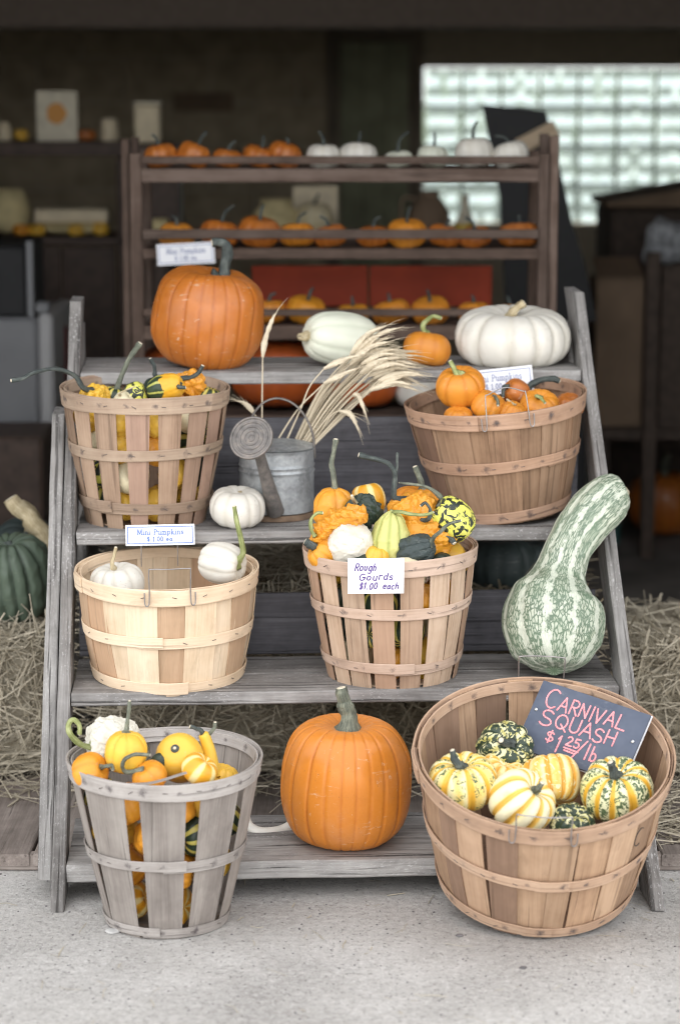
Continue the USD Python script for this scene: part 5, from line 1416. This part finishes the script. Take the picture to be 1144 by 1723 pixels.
Y = bE_c[1]
pg('ornamental_gourd', 'bumpy white gourd with a green hooked stem in the grey basket', 'gourd', 190, 1253, 86, 86, Y + 0.03, 'bumpy_white_skin', (-0.75, -0.2, 0.1), [(152, 1258, -0.01), (132, 1251, -0.02), (118, 1235, -0.03), (116, 1220, -0.03), (124, 1212, -0.03), (133, 1221, -0.03), (134, 1236, -0.03)], seed=91, stem_mat='green_stem', r0=0.0058, r1=0.0042, wart=0.008, wscale=75, nu=150, nv=64, e1=0.6)
pg('ornamental_gourd', 'lobed yellow orange gourd with a thin tall stem in the grey basket', 'gourd', 212, 1266, 72, 72, Y - 0.07, 'gourd_yellow_skin', (0.03, -0.1, 1), [(212, 1231), (214, 1215), (217, 1196), (218, 1180)], seed=92, r0=0.0045, r1=0.0034, lump=0.04, ribs=6, depth=0.13, dimple=0.01, nu=96, nv=36)
pg('ornamental_gourd', 'round yellow gourd showing a dark blossom spot in the grey basket', 'gourd', 303, 1276, 80, 84, Y - 0.03, 'gourd_yellow_skin', (0.15, 0.75, -0.62), seed=93, scar=True, e1=0.6, bdimple=0.03)
w4 = np.array([P(x, y, Y + d) for x, y, d in ((352, 1302, 0.0), (354, 1285, 0.0), (352, 1265, 0.0), (347, 1248, 0.0), (343, 1236, 0.0), (342, 1234, 0.0))])
m, pat, rib = sweep_body(w4, np.array([22, 14, 11, 10, 9, 2]) * mpp(w4[2]), 40, 40, seed=12)
t = thing('crookneck_gourd', 'yellow gourd neck with a forked stem standing up in the grey basket', 'gourd', w4[0])
obj(t, 'body', m, 'gourd_yellow_skin', True, {'pat': pat, 'rib': rib})
stem(t, px_pts([(343, 1240), (338, 1230), (330, 1226), (320, 1223)], Y), 0.004, 0.0038, 'dark_stem', 1.2)
stem(t, px_pts([(345, 1242), (354, 1233), (361, 1224), (362, 1216)], Y), 0.0036, 0.0036, 'grey_green_stem', 1.2)
pg('ornamental_gourd', 'pale yellow gourd at the front rim of the grey basket', 'gourd', 336, 1296, 64, 48, Y - 0.10, 'yellow_band', (0.6, -0.1, 0.8), seed=94)
pg('ornamental_gourd', 'orange gourd at the left rim of the grey basket', 'gourd', 152, 1298, 64, 56, Y - 0.085, 'gourd_orange_skin', (0.8, -0.3, 0.4), [(178, 1290, -0.03), (188, 1288, -0.03), (190, 1296, -0.03)], seed=95, r0=0.0038, r1=0.003, ribs=7, depth=0.05)
pg('ornamental_gourd', 'orange gourd with a looping grey stem at the front of the grey basket', 'gourd', 252, 1308, 60, 48, Y - 0.105, 'gourd_orange_skin', (-0.5, -0.3, 0.8), [(214, 1300, -0.0), (206, 1289, -0.01), (212, 1276, -0.015), (228, 1270, -0.015), (252, 1271, -0.01)], seed=96, r0=0.0036, r1=0.0034, ribs=7, depth=0.05)
pg('ornamental_gourd', 'yellow gourd with a green black neck in the middle of the grey basket', 'gourd', 266, 1285, 30, 38, Y - 0.06, 'dark_green_skin', (0.6, 0, 0.7), seed=97)
gi = pg('ornamental_gourd', 'yellow gourd low at the right inside the grey basket', 'gourd', 372, 1312, 60, 54, Y + 0.02, 'gourd_yellow_skin', (0.3, 0, 1), seed=98, **RIB)

Yf = bF_c[1] - 0.10
CV = dict(ribs=10, depth=0.15, nu=120, nv=44, gexp=1.6, e1=0.6, dimple=0.16)
pg('carnival_squash', 'cream and green mottled squash with a dark stem at the left of the bushel basket', 'squash', 778, 1316, 118, 84, Yf - 0.02, 'carnival_yellow', (-0.05, -0.28, 1), [(772, 1288, -0.02), (765, 1277, -0.02), (761, 1263, -0.02)], seed=101, stem_mat='dark_stem', r0=0.0085, r1=0.0055, flare=1.6, **CV)
pg('carnival_squash', 'blackish green and cream squash behind the others in the bushel basket', 'squash', 850, 1262, 98, 82, Yf + 0.10, 'carnival_green', (0.3, -0.75, 0.6), [(846, 1250, -0.045), (843, 1246, -0.05)], seed=102, stem_mat='dark_stem', r0=0.007, r1=0.006, **CV)
pg('carnival_squash', 'pale orange gold squash lying in the middle of the bushel basket', 'squash', 926, 1315, 104, 88, Yf + 0.04, 'carnival_gold', (-0.1, 0.55, 0.85), seed=103, **CV)
pg('carnival_squash', 'pale cream squash with gold stripes at the front of the bushel basket', 'squash', 878, 1350, 116, 92, Yf - 0.06, 'carnival_cream', (0.62, -0.35, 0.72), [(907, 1327, -0.04), (912, 1318, -0.045)], seed=104, stem_mat='grey_green_stem', r0=0.0065, r1=0.005, **CV)
pg('carnival_squash', 'green flecked squash with yellow shoulders at the right of the bushel basket', 'squash', 1038, 1330, 124, 92, Yf - 0.02, 'carnival_mottled', (-0.08, -0.42, 1), [(1032, 1304, -0.03), (1030, 1292, -0.035), (1027, 1283, -0.04)], seed=105, stem_mat='dark_stem', r0=0.0085, r1=0.0065, flare=1.6, **CV)
pg('carnival_squash', 'dark flecked squash low behind the wire handle of the bushel basket', 'squash', 962, 1388, 78, 60, Yf - 0.07, 'carnival_green', (0.2, -0.4, 1), seed=106, **CV)
pg('carnival_squash', 'gold and green squash under the dark one at the back left of the bushel basket', 'squash', 842, 1308, 84, 74, Yf + 0.05, 'carnival_gold', (0.3, -0.3, 1), seed=108, **CV)


# ------------------------------------------------------------------ the watering can and the wheat in it
wc = on_shelf(2, 466, 0.172)
can = thing('watering_can', 'galvanised watering can with a round sprinkler head on the upper shelf', 'watering can', wc)
CR, CH = 0.0815, 0.152


def lathe_profile(prof, n=48):
    return trimesh.creation.revolve(np.array(prof, float), sections=n)


pr = [(0.0, 0.014), (CR - 0.004, 0.014), (CR, 0.016)]
for z in np.linspace(0.018, CH, 60):
    bead = 0.0025 * sum(math.exp(-((z - b) / 0.003) ** 2) for b in (0.104, 0.116)) + 0.0022 * math.exp(-((z - CH) / 0.004) ** 2)
    pr.append((CR + bead, z))
pr += [(CR - 0.003, CH), (CR - 0.003, 0.03), (0.0, 0.03)]
mm = lathe_profile(pr, 56)
mm.apply_translation(wc)
obj(can, 'body', mm, 'galvanised', 40)
mm = lathe_profile([(0, 0.0005), (CR + 0.001, 0.0005), (CR + 0.002, 0.003), (CR + 0.0015, 0.013), (CR - 0.002, 0.0138), (0, 0.0138)], 48)
mm.apply_translation(wc)
obj(can, 'base_ring', mm, 'rusty_ring', 30)
# half cover over the front of the mouth
nu_, nr_ = 40, 10
aa = np.linspace(-PI - 0.25, 0.25, nu_)
V_ = []
for k in range(nr_ + 1):
    t = k / nr_
    for a in aa:
        x, y = (CR - 0.001) * t * math.cos(a), (CR - 0.001) * t * math.sin(a)
        V_.append((x, y, CH + 0.002 + 0.016 * (1 - t ** 2) + 0.010 * max(0, y / CR + 0.25)))
V_ = np.array(V_) + wc
q_ = np.array([(k * nu_ + j, (k + 1) * nu_ + j, (k + 1) * nu_ + j + 1, k * nu_ + j + 1) for k in range(nr_) for j in range(nu_ - 1)])
q_ = np.vstack([q_, q_[:, ::-1] + len(V_)])
obj(can, 'cover', (np.vstack([V_, V_ - [0, 0, 0.0012]]), q_), 'galvanised', 40)
sp0, sp1 = P(464, 862, wc[1] - CR + 0.006), P(436, 762, wc[1] - 0.155)
d_ = unit(sp1 - sp0)
c, _ = tube(np.array([sp0, sp0 + (sp1 - sp0) * 0.3, sp0 + (sp1 - sp0) * 0.75, sp1, sp1 + d_ * 0.012]), [0.0195, 0.0165, 0.0125, 0.0115, 0.012], 20)
obj(can, 'spout', c, 'tarnished', True)
rc = P(424, 738, wc[1] - 0.178)
nd = unit([-0.30, -0.83, 0.47])
mm = lathe_profile([(0.0, -0.030), (0.012, -0.028), (0.020, -0.012), (0.0315, -0.003), (0.0335, 0.0), (0.0335, 0.002), (0.0315, 0.0035)] + [(0.03, 0.0035), (0, 0.0035)], 48)
mm.apply_transform(trimesh.transformations.scale_matrix(1.42))
vv = np.array(mm.vertices) @ frame_to(nd).T + rc
sh = obj(can, 'sprinkler_head', (vv, np.array(mm.faces)), 'tarnished', 35)
for rr_ in (0.0455, 0.0355, 0.0255, 0.0155, 0.0065):
    tr = trimesh.creation.torus(rr_, 0.0022 if rr_ < 0.04 else 0.003, 40, 8)
    obj(sh, 'pressed_ring', (np.array(tr.vertices) @ frame_to(nd).T + rc + nd * 0.0055, np.array(tr.faces)), 'tarnished', True)
hp = px_pts([(407, 768), (411, 742), (421, 706), (441, 679), (466, 670), (492, 678), (513, 700), (526, 730), (530, 770)], wc[1] - 0.005)
c, _ = tube(curve(hp, 50), 0.0052, 8, flat=0.5)
obj(can, 'handle', c, 'tarnished', True)

rw_ = np.random.default_rng(5)
bunch = thing('wheat_bunch', 'bunch of dry wheat stalks leaning out of the watering can to the right', 'wheat', wc + [0, 0.03, 0.03])


def ear_mesh(pts, n=16):
    p = curve(pts, n)
    t = np.linspace(0, 1, n)
    r = 0.0068 * np.sin(np.clip(t * 1.02 + 0.10, 0, 1) * PI) ** 0.6 * (1 - 0.55 * t) + 0.0004
    m_, gr_ = tube(p, r * (1 + 0.26 * np.sin(t * 48)), 8, 0.18, 2, 60)
    ms = [m_]
    L = np.linalg.norm(pts[-1] - pts[0])
    for k in range(9):
        i = rw_.integers(1, n - 2)
        d = unit(p[i + 1] - p[i]) + rw_.normal(size=3) * 0.09
        l = rw_.uniform(0.025, 0.055)
        aw, _ = tube([p[i], p[i] + d * l * 0.5, p[i] + d * l + [0, 0, -0.004]], [0.0007, 0.0005, 0.0002], 3)
        ms.append(aw)
    return cat_mesh(*ms)


def stalk(parent, path, ear, Y):
    p = np.array([P(q[0], q[1], Y + q[2]) for q in path])
    c, g_ = tube(curve(p, 14), np.linspace(0.0022, 0.0014, 14), 5)
    s_ = obj(parent, 'stalk', c, 'wheat', True)
    e = np.vstack([p[-1], [P(q[0], q[1], Y + q[2]) for q in ear]])
    obj(s_, 'ear', ear_mesh(e), 'wheat', False)


Yw = wc[1] + 0.035
for i in range(46):
    t = rw_.uniform(-1, 1)
    dy = rw_.uniform(-0.02, 0.03)
    b = (507 + 17 * t, 752 + rw_.uniform(0, 4), dy * 0.6)
    m1 = (560 + 24 * t + rw_.normal() * 2, 678 + 20 * t, dy)
    f = rw_.uniform(0.80, 1.08)
    s_ = (560 + 24 * t + f * 58 + rw_.normal() * 4, 678 + 20 * t - f * 58 + t * 8, dy - 0.02)
    a = -0.50 + 0.28 * t + rw_.normal() * 0.10
    l = rw_.uniform(62, 92)
    e1 = (s_[0] + l * 0.5 * math.cos(a), s_[1] + l * 0.5 * math.sin(a), s_[2] - 0.01)
    e2 = (e1[0] + l * 0.5 * math.cos(a + 0.45), e1[1] + l * 0.5 * math.sin(a + 0.45), s_[2] - 0.02)
    stalk(bunch, [b, m1, s_], [e1, e2], Yw)
# strays of the bunch
stalk(bunch, [(460, 752, 0), (500, 690, -0.01), (545, 645, -0.02)], [(580, 628, -0.03), (605, 618, -0.03)], Yw - 0.02)
stalk(bunch, [(478, 750, 0), (505, 690, -0.01), (521, 650, -0.02), (545, 620, -0.03)], [(580, 604, -0.03), (612, 596, -0.04)], Yw - 0.02)
stalk(bunch, [(528, 745, 0), (556, 700, -0.02), (572, 691, -0.03)], [(592, 700, -0.04), (607, 735, -0.05)], Yw)
stalk(bunch, [(522, 745, 0), (570, 690, -0.02), (594, 665, -0.03)], [(604, 668, -0.04), (622, 715, -0.05)], Yw)
lone = thing('wheat_stalk', 'single wheat stalk standing upright beside the tall orange pumpkin', 'wheat', wc + [-0.03, 0.03, 0.03])
stalk(lone, [(441, 752, 0), (441, 680, 0), (442, 600, 0)], [(446, 572, -0.005), (457, 540, -0.01), (470, 516, -0.015)], Yw)
bent = thing('wheat_stalk', 'short wheat stalk bent to the left over the sprinkler head', 'wheat', wc + [-0.035, 0.03, 0.03])
stalk(bent, [(442, 752, 0), (438, 715, 0), (428, 696, 0)], [(420, 686, 0), (408, 677, 0), (393, 674, 0)], Yw)

# ------------------------------------------------------------------ lettering
def arc(cx, cy, rx, ry, a0, a1, n=10):
    return [(cx + rx * math.cos(math.radians(a)), cy + ry * math.sin(math.radians(a))) for a in np.linspace(a0, a1, n)]


x_ = 0.62     # height of the small letters
GL = {
    'C': (0.72, [arc(0.40, 0.5, 0.38, 0.5, 50, 310, 14)]),
    'A': (0.72, [[(0, 0), (0.36, 1), (0.70, 0)], [(0.14, 0.36), (0.58, 0.36)]]),
    'R': (0.62, [[(0.05, 0), (0.05, 1)], [(0.05, 1)] + arc(0.30, 0.75, 0.28, 0.25, 80, -90, 8) + [(0.05, 0.5)], [(0.25, 0.5), (0.62, 0)]]),
    'N': (0.68, [[(0.03, 0), (0.05, 1), (0.6, 0.02), (0.64, 1)]]),
    'I': (0.22, [[(0.1, 0), (0.12, 1)]]),
    'V': (0.66, [[(0, 1), (0.30, 0), (0.66, 1.05)]]),
    'L': (0.60, [[(0.1, 1), (0.05, 0.02), (0.72, 0.0)]]),
    'S': (0.62, [arc(0.32, 0.75, 0.27, 0.25, 30, 250, 9) + arc(0.30, 0.25, 0.30, 0.25, 85, -150, 10)]),
    'Q': (0.82, [arc(0.38, 0.5, 0.37, 0.5, 90, 450, 18), [(0.38, 0.32), (0.82, -0.10)]]),
    'U': (0.66, [[(0.03, 1), (0.04, 0.35)] + arc(0.32, 0.3, 0.28, 0.3, 180, 360, 8) + [(0.6, 1)]]),
    'H': (0.66, [[(0.04, 0), (0.06, 1)], [(0.6, 0), (0.6, 1)], [(0.04, 0.5), (0.6, 0.52)]]),
    'G': (0.74, [arc(0.38, 0.5, 0.37, 0.5, 55, 330, 14) + [(0.72, 0.45), (0.42, 0.45)]]),
    'M': (0.92, [[(0.08, 0), (0.12, 1), (0.46, 0.1), (0.80, 1), (0.84, 0)]]),
    'P': (0.60, [[(0.08, 0), (0.08, 1)] + arc(0.30, 0.74, 0.27, 0.26, 90, -90, 8) + [(0.08, 0.48)]]),
    'i': (0.26, [[(0.12, 0), (0.12, x_)], [(0.12, 0.88), (0.13, 0.90)]]),
    'n': (0.58, [[(0.08, 0), (0.08, x_)], [(0.08, 0.42)] + arc(0.28, 0.40, 0.20, 0.22, 160, 0, 8) + [(0.48, 0)]]),
    'm': (0.90, [[(0.08, 0), (0.08, x_)], [(0.08, 0.42)] + arc(0.26, 0.42, 0.17, 0.20, 160, 0, 7) + [(0.43, 0)], [(0.43, 0.42)] + arc(0.61, 0.42, 0.17, 0.20, 160, 0, 7) + [(0.78, 0)]]),
    'u': (0.58, [[(0.08, x_), (0.08, 0.22)] + arc(0.28, 0.2, 0.20, 0.2, 180, 350, 8) + [(0.48, x_)], [(0.48, x_), (0.48, 0)]]),
    'p': (0.60, [[(0.08, -0.3), (0.08, x_)], arc(0.29, 0.31, 0.22, 0.31, 150, -150, 12)]),
    'k': (0.56, [[(0.08, 0), (0.08, 1)], [(0.46, x_), (0.09, 0.28)], [(0.20, 0.36), (0.50, 0)]]),
    's': (0.46, [arc(0.22, 0.465, 0.17, 0.155, 30, 250, 8) + arc(0.21, 0.155, 0.19, 0.155, 80, -150, 8)]),
    'o': (0.60, [arc(0.29, 0.31, 0.24, 0.31, 90, 450, 14)]),
    'g': (0.58, [arc(0.28, 0.31, 0.22, 0.30, 60, 360, 12), [(0.50, x_), (0.48, -0.15)] + arc(0.28, -0.16, 0.2, 0.17, 0, -150, 7)]),
    'h': (0.58, [[(0.08, 0), (0.09, 1)], [(0.08, 0.36)] + arc(0.28, 0.38, 0.20, 0.22, 160, 0, 8) + [(0.48, 0)]]),
    'r': (0.44, [[(0.08, 0), (0.08, x_)], [(0.08, 0.38)] + arc(0.27, 0.40, 0.19, 0.20, 160, 50, 6)]),
    'd': (0.58, [arc(0.27, 0.30, 0.22, 0.30, 40, 330, 12), [(0.50, 1), (0.49, 0)]]),
    'e': (0.54, [[(0.06, 0.32), (0.46, 0.34)] + arc(0.26, 0.31, 0.21, 0.30, 5, 310, 12)]),
    'a': (0.54, [arc(0.25, 0.29, 0.20, 0.29, 40, 330, 11), [(0.46, x_), (0.46, 0.06), (0.54, 0.02)]]),
    'c': (0.50, [arc(0.27, 0.31, 0.22, 0.30, 50, 310, 11)]),
    'b': (0.56, [[(0.08, 1), (0.07, 0)], arc(0.27, 0.28, 0.22, 0.28, 150, -160, 11)]),
    'l': (0.24, [[(0.12, 1.05), (0.10, 0)]]),
    '$': (0.58, [arc(0.28, 0.72, 0.21, 0.19, 30, 250, 8) + arc(0.28, 0.30, 0.23, 0.22, 85, -150, 8), [(0.28, 1.08), (0.27, -0.08)]]),
    '1': (0.34, [[(0.04, 0.80), (0.18, 1), (0.16, 0)]]),
    '2': (0.54, [arc(0.26, 0.74, 0.22, 0.26, 160, -30, 9) + [(0.04, 0.02), (0.54, 0.02)]]),
    '5': (0.54, [[(0.48, 1), (0.12, 0.98), (0.09, 0.58)] + arc(0.26, 0.31, 0.24, 0.30, 115, -140, 11)]),
    '0': (0.58, [arc(0.28, 0.5, 0.23, 0.5, 90, 450, 16)]),
    '.': (0.24, [[(0.08, 0.0), (0.10, 0.02)]]),
    '/': (0.50, [[(0.0, -0.12), (0.46, 1.05)]]),
    ' ': (0.36, []),
}
SERIF = {'M': [(0.08, 0), (0.84, 0), (0.12, 1), (0.80, 1)], 'i': [(0.12, 0)], 'n': [(0.08, 0), (0.48, 0)], 'P': [(0.08, 0)], 'u': [(0.08, x_), (0.48, 0)], 'm': [(0.08, 0), (0.43, 0), (0.78, 0)], 'p': [(0.08, -0.3)], 'k': [(0.08, 0), (0.50, 0), (0.08, 1)], '1': [(0.16, 0)]}


def line(text, x0, x1, y, h, slant=0.0, serif=False, jit=0.0, seed=1):
    """Stroke paths of a line of writing that runs from x0 to x1 on the baseline y, capitals h tall."""
    r_ = random.Random(seed)
    adv = [GL[c][0] + 0.16 for c in text]
    k = (x1 - x0) / (sum(adv) - 0.16)
    out, x = [], x0
    for c, a in zip(text, adv):
        dy, sc = r_.uniform(-jit, jit) * h, 1 + r_.uniform(-jit, jit)
        for st in GL[c][1]:
            out.append([(x + p[0] * k * sc + slant * p[1] * h, y + dy + p[1] * h * sc) for p in st])
        if serif:
            for (sx, sy) in SERIF.get(c, []):
                out.append([(x + (sx - 0.10) * k, y + sy * h), (x + (sx + 0.10) * k, y + sy * h)])
        x += a * k
    return out


def strokes_mesh(paths, pen, O, ex, ey, ez, depth=0.0004):
    """Strokes in the plane O + x ex + y ey, standing proud along ez."""
    u = unary_union([LineString(p).buffer(pen / 2, quad_segs=3) for p in paths]).simplify(pen * 0.04)
    ms = [trimesh.creation.extrude_polygon(g, depth, engine='earcut') for g in getattr(u, 'geoms', [u])]
    v, f = cat_mesh(*ms)
    return v[:, :1] * ex + v[:, 1:2] * ey + v[:, 2:] * ez + O, f


def card(parent, name, O, ex, ey, ez, w, h, t, mat, bow=0.0):
    """A thin card: O is its top left corner, ey points up; its front lies at ez = 0."""
    n = 9
    u = np.linspace(0, 1, n)
    V = []
    for z in (0, -t):
        for y in (0, -h):
            for a in u:
                V.append(O + ex * a * w + ey * y + ez * (z - 0.0002 + bow * math.sin(PI * a) * (-y / h)))
    q = []
    for a in range(n - 1):
        q += [(n + a, n + a + 1, a + 1, a), (2 * n + a, 2 * n + a + 1, 3 * n + a + 1, 3 * n + a), (a, a + 1, 2 * n + a + 1, 2 * n + a), (n + a + 1, n + a, 3 * n + a, 3 * n + a + 1)]
    q += [(0, 2 * n, 3 * n, n), (n - 1, 2 * n - 1, 4 * n - 1, 3 * n - 1)]
    return obj(parent, name, (np.array(V), np.array(q)), mat)


def price_sign(label, px0, py0, px1, py1, Y, roll, ink, wires=(), lean=8):
    tl = P(px0, py0, Y)
    m_ = mpp(tl)
    w, h = (px1 - px0) * m_, (py1 - py0) * m_ * 1.02
    cr, sr_ = math.cos(math.radians(roll)), math.sin(math.radians(roll))
    ex = np.array([cr, 0, sr_])
    up = np.array([-sr_, 0, cr])
    ey = unit(up * math.cos(math.radians(lean)) + np.array([0, 1.0, 0]) * math.sin(math.radians(lean)))
    ez = np.cross(ex, ey)
    t = thing('price_sign', label, 'sign', tl - ey * h, 'printed price signs')
    card(t, 'card', tl, ex, ey, ez, w, h, 0.0016, 'paper')
    bw_ = h * 0.10
    fr_ = [[(bw_, -bw_), (w - bw_, -bw_), (w - bw_, -h + bw_), (bw_, -h + bw_), (bw_, -bw_)]]
    obj(t, 'border', strokes_mesh(fr_, h * 0.045, tl, ex, ey, ez, 0.0003), ink)
    tx = line('Mini Pumpkins', w * 0.17, w * 0.84, -h * 0.475, h * 0.25, serif=True) + line('$ 1.00 ea.', w * 0.31, w * 0.70, -h * 0.80, h * 0.215, serif=True)
    obj(t, 'lettering', strokes_mesh(tx, h * 0.042, tl, ex, ey, ez, 0.0003), ink, kind='stuff')
    for a, dz in wires:
        p0 = tl + ex * w * a - ey * h * 0.9 - ez * 0.003
        c, _ = tube([p0, p0 - np.array([0, 0, dz])], 0.0012, 6)
        obj(t, 'wire_leg', c, 'wire', True)
    return t


price_sign('printed mini pumpkins price sign on wires behind the new pale basket', 211, 884, 327, 918, bC_c[1] + 0.092, 1.2, 'blue_ink', ((0.22, 0.05), (0.75, 0.05)))
price_sign('printed mini pumpkins price sign half hidden behind the brown basket pumpkins', 778, 626, 895, 668, bB_c[1] + 0.095, 6.0, 'faded_ink', ((0.3, 0.03), (0.8, 0.03)))
price_sign('blurred printed price sign tacked to the rack above the tall pumpkin', 263, 411, 360, 446, RY - 0.020, 3.0, 'faded_ink', (), 2)

# handwritten card on the rim of the middle basket
Yc_ = bD_c[1] - 0.177 - 0.026
tl = P(585, 940, Yc_)
m_ = mpp(tl)
ex, ey, ez = unit([1, 0, 0.012]), unit([0, -0.16, 1]), None
ez = np.cross(ex, ey)
w, h = 95 * m_, 64 * m_
t = thing('handwritten_sign', 'white handwritten rough gourds card on the rim of the middle basket', 'sign', tl - ey * h)
card(t, 'card', tl, ex, ey, ez, w, h, 0.0006, 'paper', 0.0)
tx = line('Rough', w * 0.12, w * 0.50, -h * 0.34, h * 0.20, 0.25, jit=0.08, seed=3) + line('Gourds', w * 0.20, w * 0.80, -h * 0.61, h * 0.19, 0.2, jit=0.08, seed=4) + line('$1.00', w * 0.20, w * 0.52, -h * 0.87, h * 0.17, 0.22, jit=0.05, seed=5) + line('each', w * 0.62, w * 0.90, -h * 0.87, h * 0.17, 0.22, jit=0.06, seed=6)
obj(t, 'lettering', strokes_mesh(tx, h * 0.028, tl, ex, ey, ez, 0.0003), 'pen_ink', kind='stuff')

# chalkboard in the bushel basket
TL, TR, BL = P(909, 1143, 4.345), P(1089, 1202, 4.235), P(871, 1258, 4.275)
ex, w = unit(TR - TL), np.linalg.norm(TR - TL)
e2 = TL - BL
h = np.linalg.norm(e2 - ex * (e2 @ ex))
ey = unit(e2 - ex * (e2 @ ex))
ez = np.cross(ex, ey)
t = thing('chalkboard_sign', 'small slate chalkboard with pink carnival squash lettering in the bushel basket', 'sign', BL)
shx = (BL - TL) @ ex
O = TL + ex * shx * 0.5
vb = []
for z in (-0.0004, -0.006):
    vb += [O + ez * z, O + ex * w + ez * z, O + ex * w - ey * h + ez * z, O - ey * h + ez * z]
obj(t, 'board', trimesh.convex.convex_hull(np.array(vb)), 'chalkboard')
vb = []
for z in (-0.0065, -0.0095):
    for (a, b) in ((-0.001, 0.001), (w + 0.002, 0.001), (w + 0.002, -h - 0.002), (-0.001, -h - 0.002)):
        vb.append(O + ex * a + ey * b + ez * z)
obj(t, 'backing', trimesh.convex.convex_hull(np.array(vb)), 'card_edge')
L_ = lambda s_, u0, u1, v0, ch, **k: line(s_, w * u0, w * u1, -h * v0, h * ch, **k)
tx = L_('C', 0.09, 0.20, 0.34, 0.27) + L_('ARNIVAL', 0.22, 0.82, 0.33, 0.20, jit=0.07, seed=3)
tx += L_('S', 0.11, 0.22, 0.595, 0.22) + L_('QUASH', 0.25, 0.80, 0.575, 0.19, jit=0.07, seed=5)
tx += L_('$', 0.22, 0.30, 0.79, 0.15) + L_('1', 0.335, 0.375, 0.89, 0.23) + L_('25', 0.41, 0.53, 0.755, 0.125)
tx += [[(w * 0.41, -h * 0.795), (w * 0.54, -h * 0.80)], [(w * 0.42, -h * 0.83), (w * 0.52, -h * 0.835)], [(w * 0.39, -h * 0.945), (w * 0.392, -h * 0.95)]]
tx += L_('/', 0.49, 0.59, 0.92, 0.29) + L_('l', 0.605, 0.63, 0.86, 0.21) + L_('b', 0.65, 0.71, 0.855, 0.20)
obj(t, 'lettering', strokes_mesh(tx, h * 0.023, O, ex, ey, ez, 0.0004), 'pink_chalk', kind='stuff')
for (u, v) in ((0.045, 0.42), (0.945, 0.42)):
    q = O + ex * w * u - ey * h * v
    c, _ = tube([q - ez * 0.001, q + ez * 0.0012, q + ez * 0.0018], [0.0036, 0.0032, 0.001], 14)
    obj(t, 'screw', c, 'screw_metal', True)

# ------------------------------------------------------------------ last small things
nk = thing('swan_neck_gourd', 'white crooked gourd neck lying behind the big orange pumpkin on the lowest shelf', 'gourd', P(450, 1400, 4.53))
pth = px_pts([(417, 1366, 0.02), (415, 1376, 0.01), (420, 1391, 0), (436, 1400, -0.005), (460, 1400, 0), (482, 1394, 0.01), (510, 1380, 0.02), (530, 1372, 0.03)], 4.50)
m, pat, rib = sweep_body(pth, np.array([3, 6.5, 8, 8.5, 8.5, 9, 14, 3]) * 0.00117, 40, 24)
obj(nk, 'body', m, 'white_gourd_neck', True)


def pebble(px, py, R, mat, label, seed):
    p = P(px, py, 4.0)
    d = p - [0, 0, CAM_H]
    g_ = np.array([0, 0, CAM_H]) + d * (CAM_H / -d[2])
    (v, f), _, _ = lathe(R, R * 0.9, seed=seed, lump=0.3, nu=14, nv=9, dimple=0, bdimple=0)
    v = v * [1.3, 1, 0.8]
    obj(None, 'pebble', (v + g_ + [0, 0, R * 0.25], f), mat, 40, label=label, cat='pebble')


pebble(190, 1570, 0.011, 'stone', 'pale flat stone beside the foot of the grey basket', 3)
pebble(773, 1576, 0.006, 'dark_stone', 'small dark pebble left of the bushel basket foot', 4)
pebble(880, 1630, 0.0055, 'dark_stone', 'small dark pebble in front of the bushel basket', 5)
r_ = np.random.default_rng(12)
V_, F_, n_ = [], [], 0
for k in range(420):
    (v, f), _, _ = lathe(r_.uniform(0.0008, 0.0026), r_.uniform(0.001, 0.003), seed=k, lump=0.3, nu=6, nv=5, dimple=0, bdimple=0)
    V_.append(v + [r_.uniform(-0.75, 0.75), r_.uniform(3.45, 4.45), 0.0006])
    F_.append(f + n_)
    n_ += len(v)
obj(None, 'grit', (np.vstack(V_), np.vstack(F_)), 'dark_stone', False, label='fine grit scattered over the pale concrete', cat='grit', kind='stuff')


def ground_straw(r_):
    return np.array([r_.uniform(-0.7, 0.75), r_.uniform(3.6, 4.44), 0.0022]), unit([r_.normal(), r_.normal(), 0.001]), 0


obj(None, 'straw_bits', straws(80, ground_straw, (0.01, 0.06), 0.0007, seed=15), 'straw', False, label='short bits of straw on the pale concrete', cat='straw', kind='stuff')
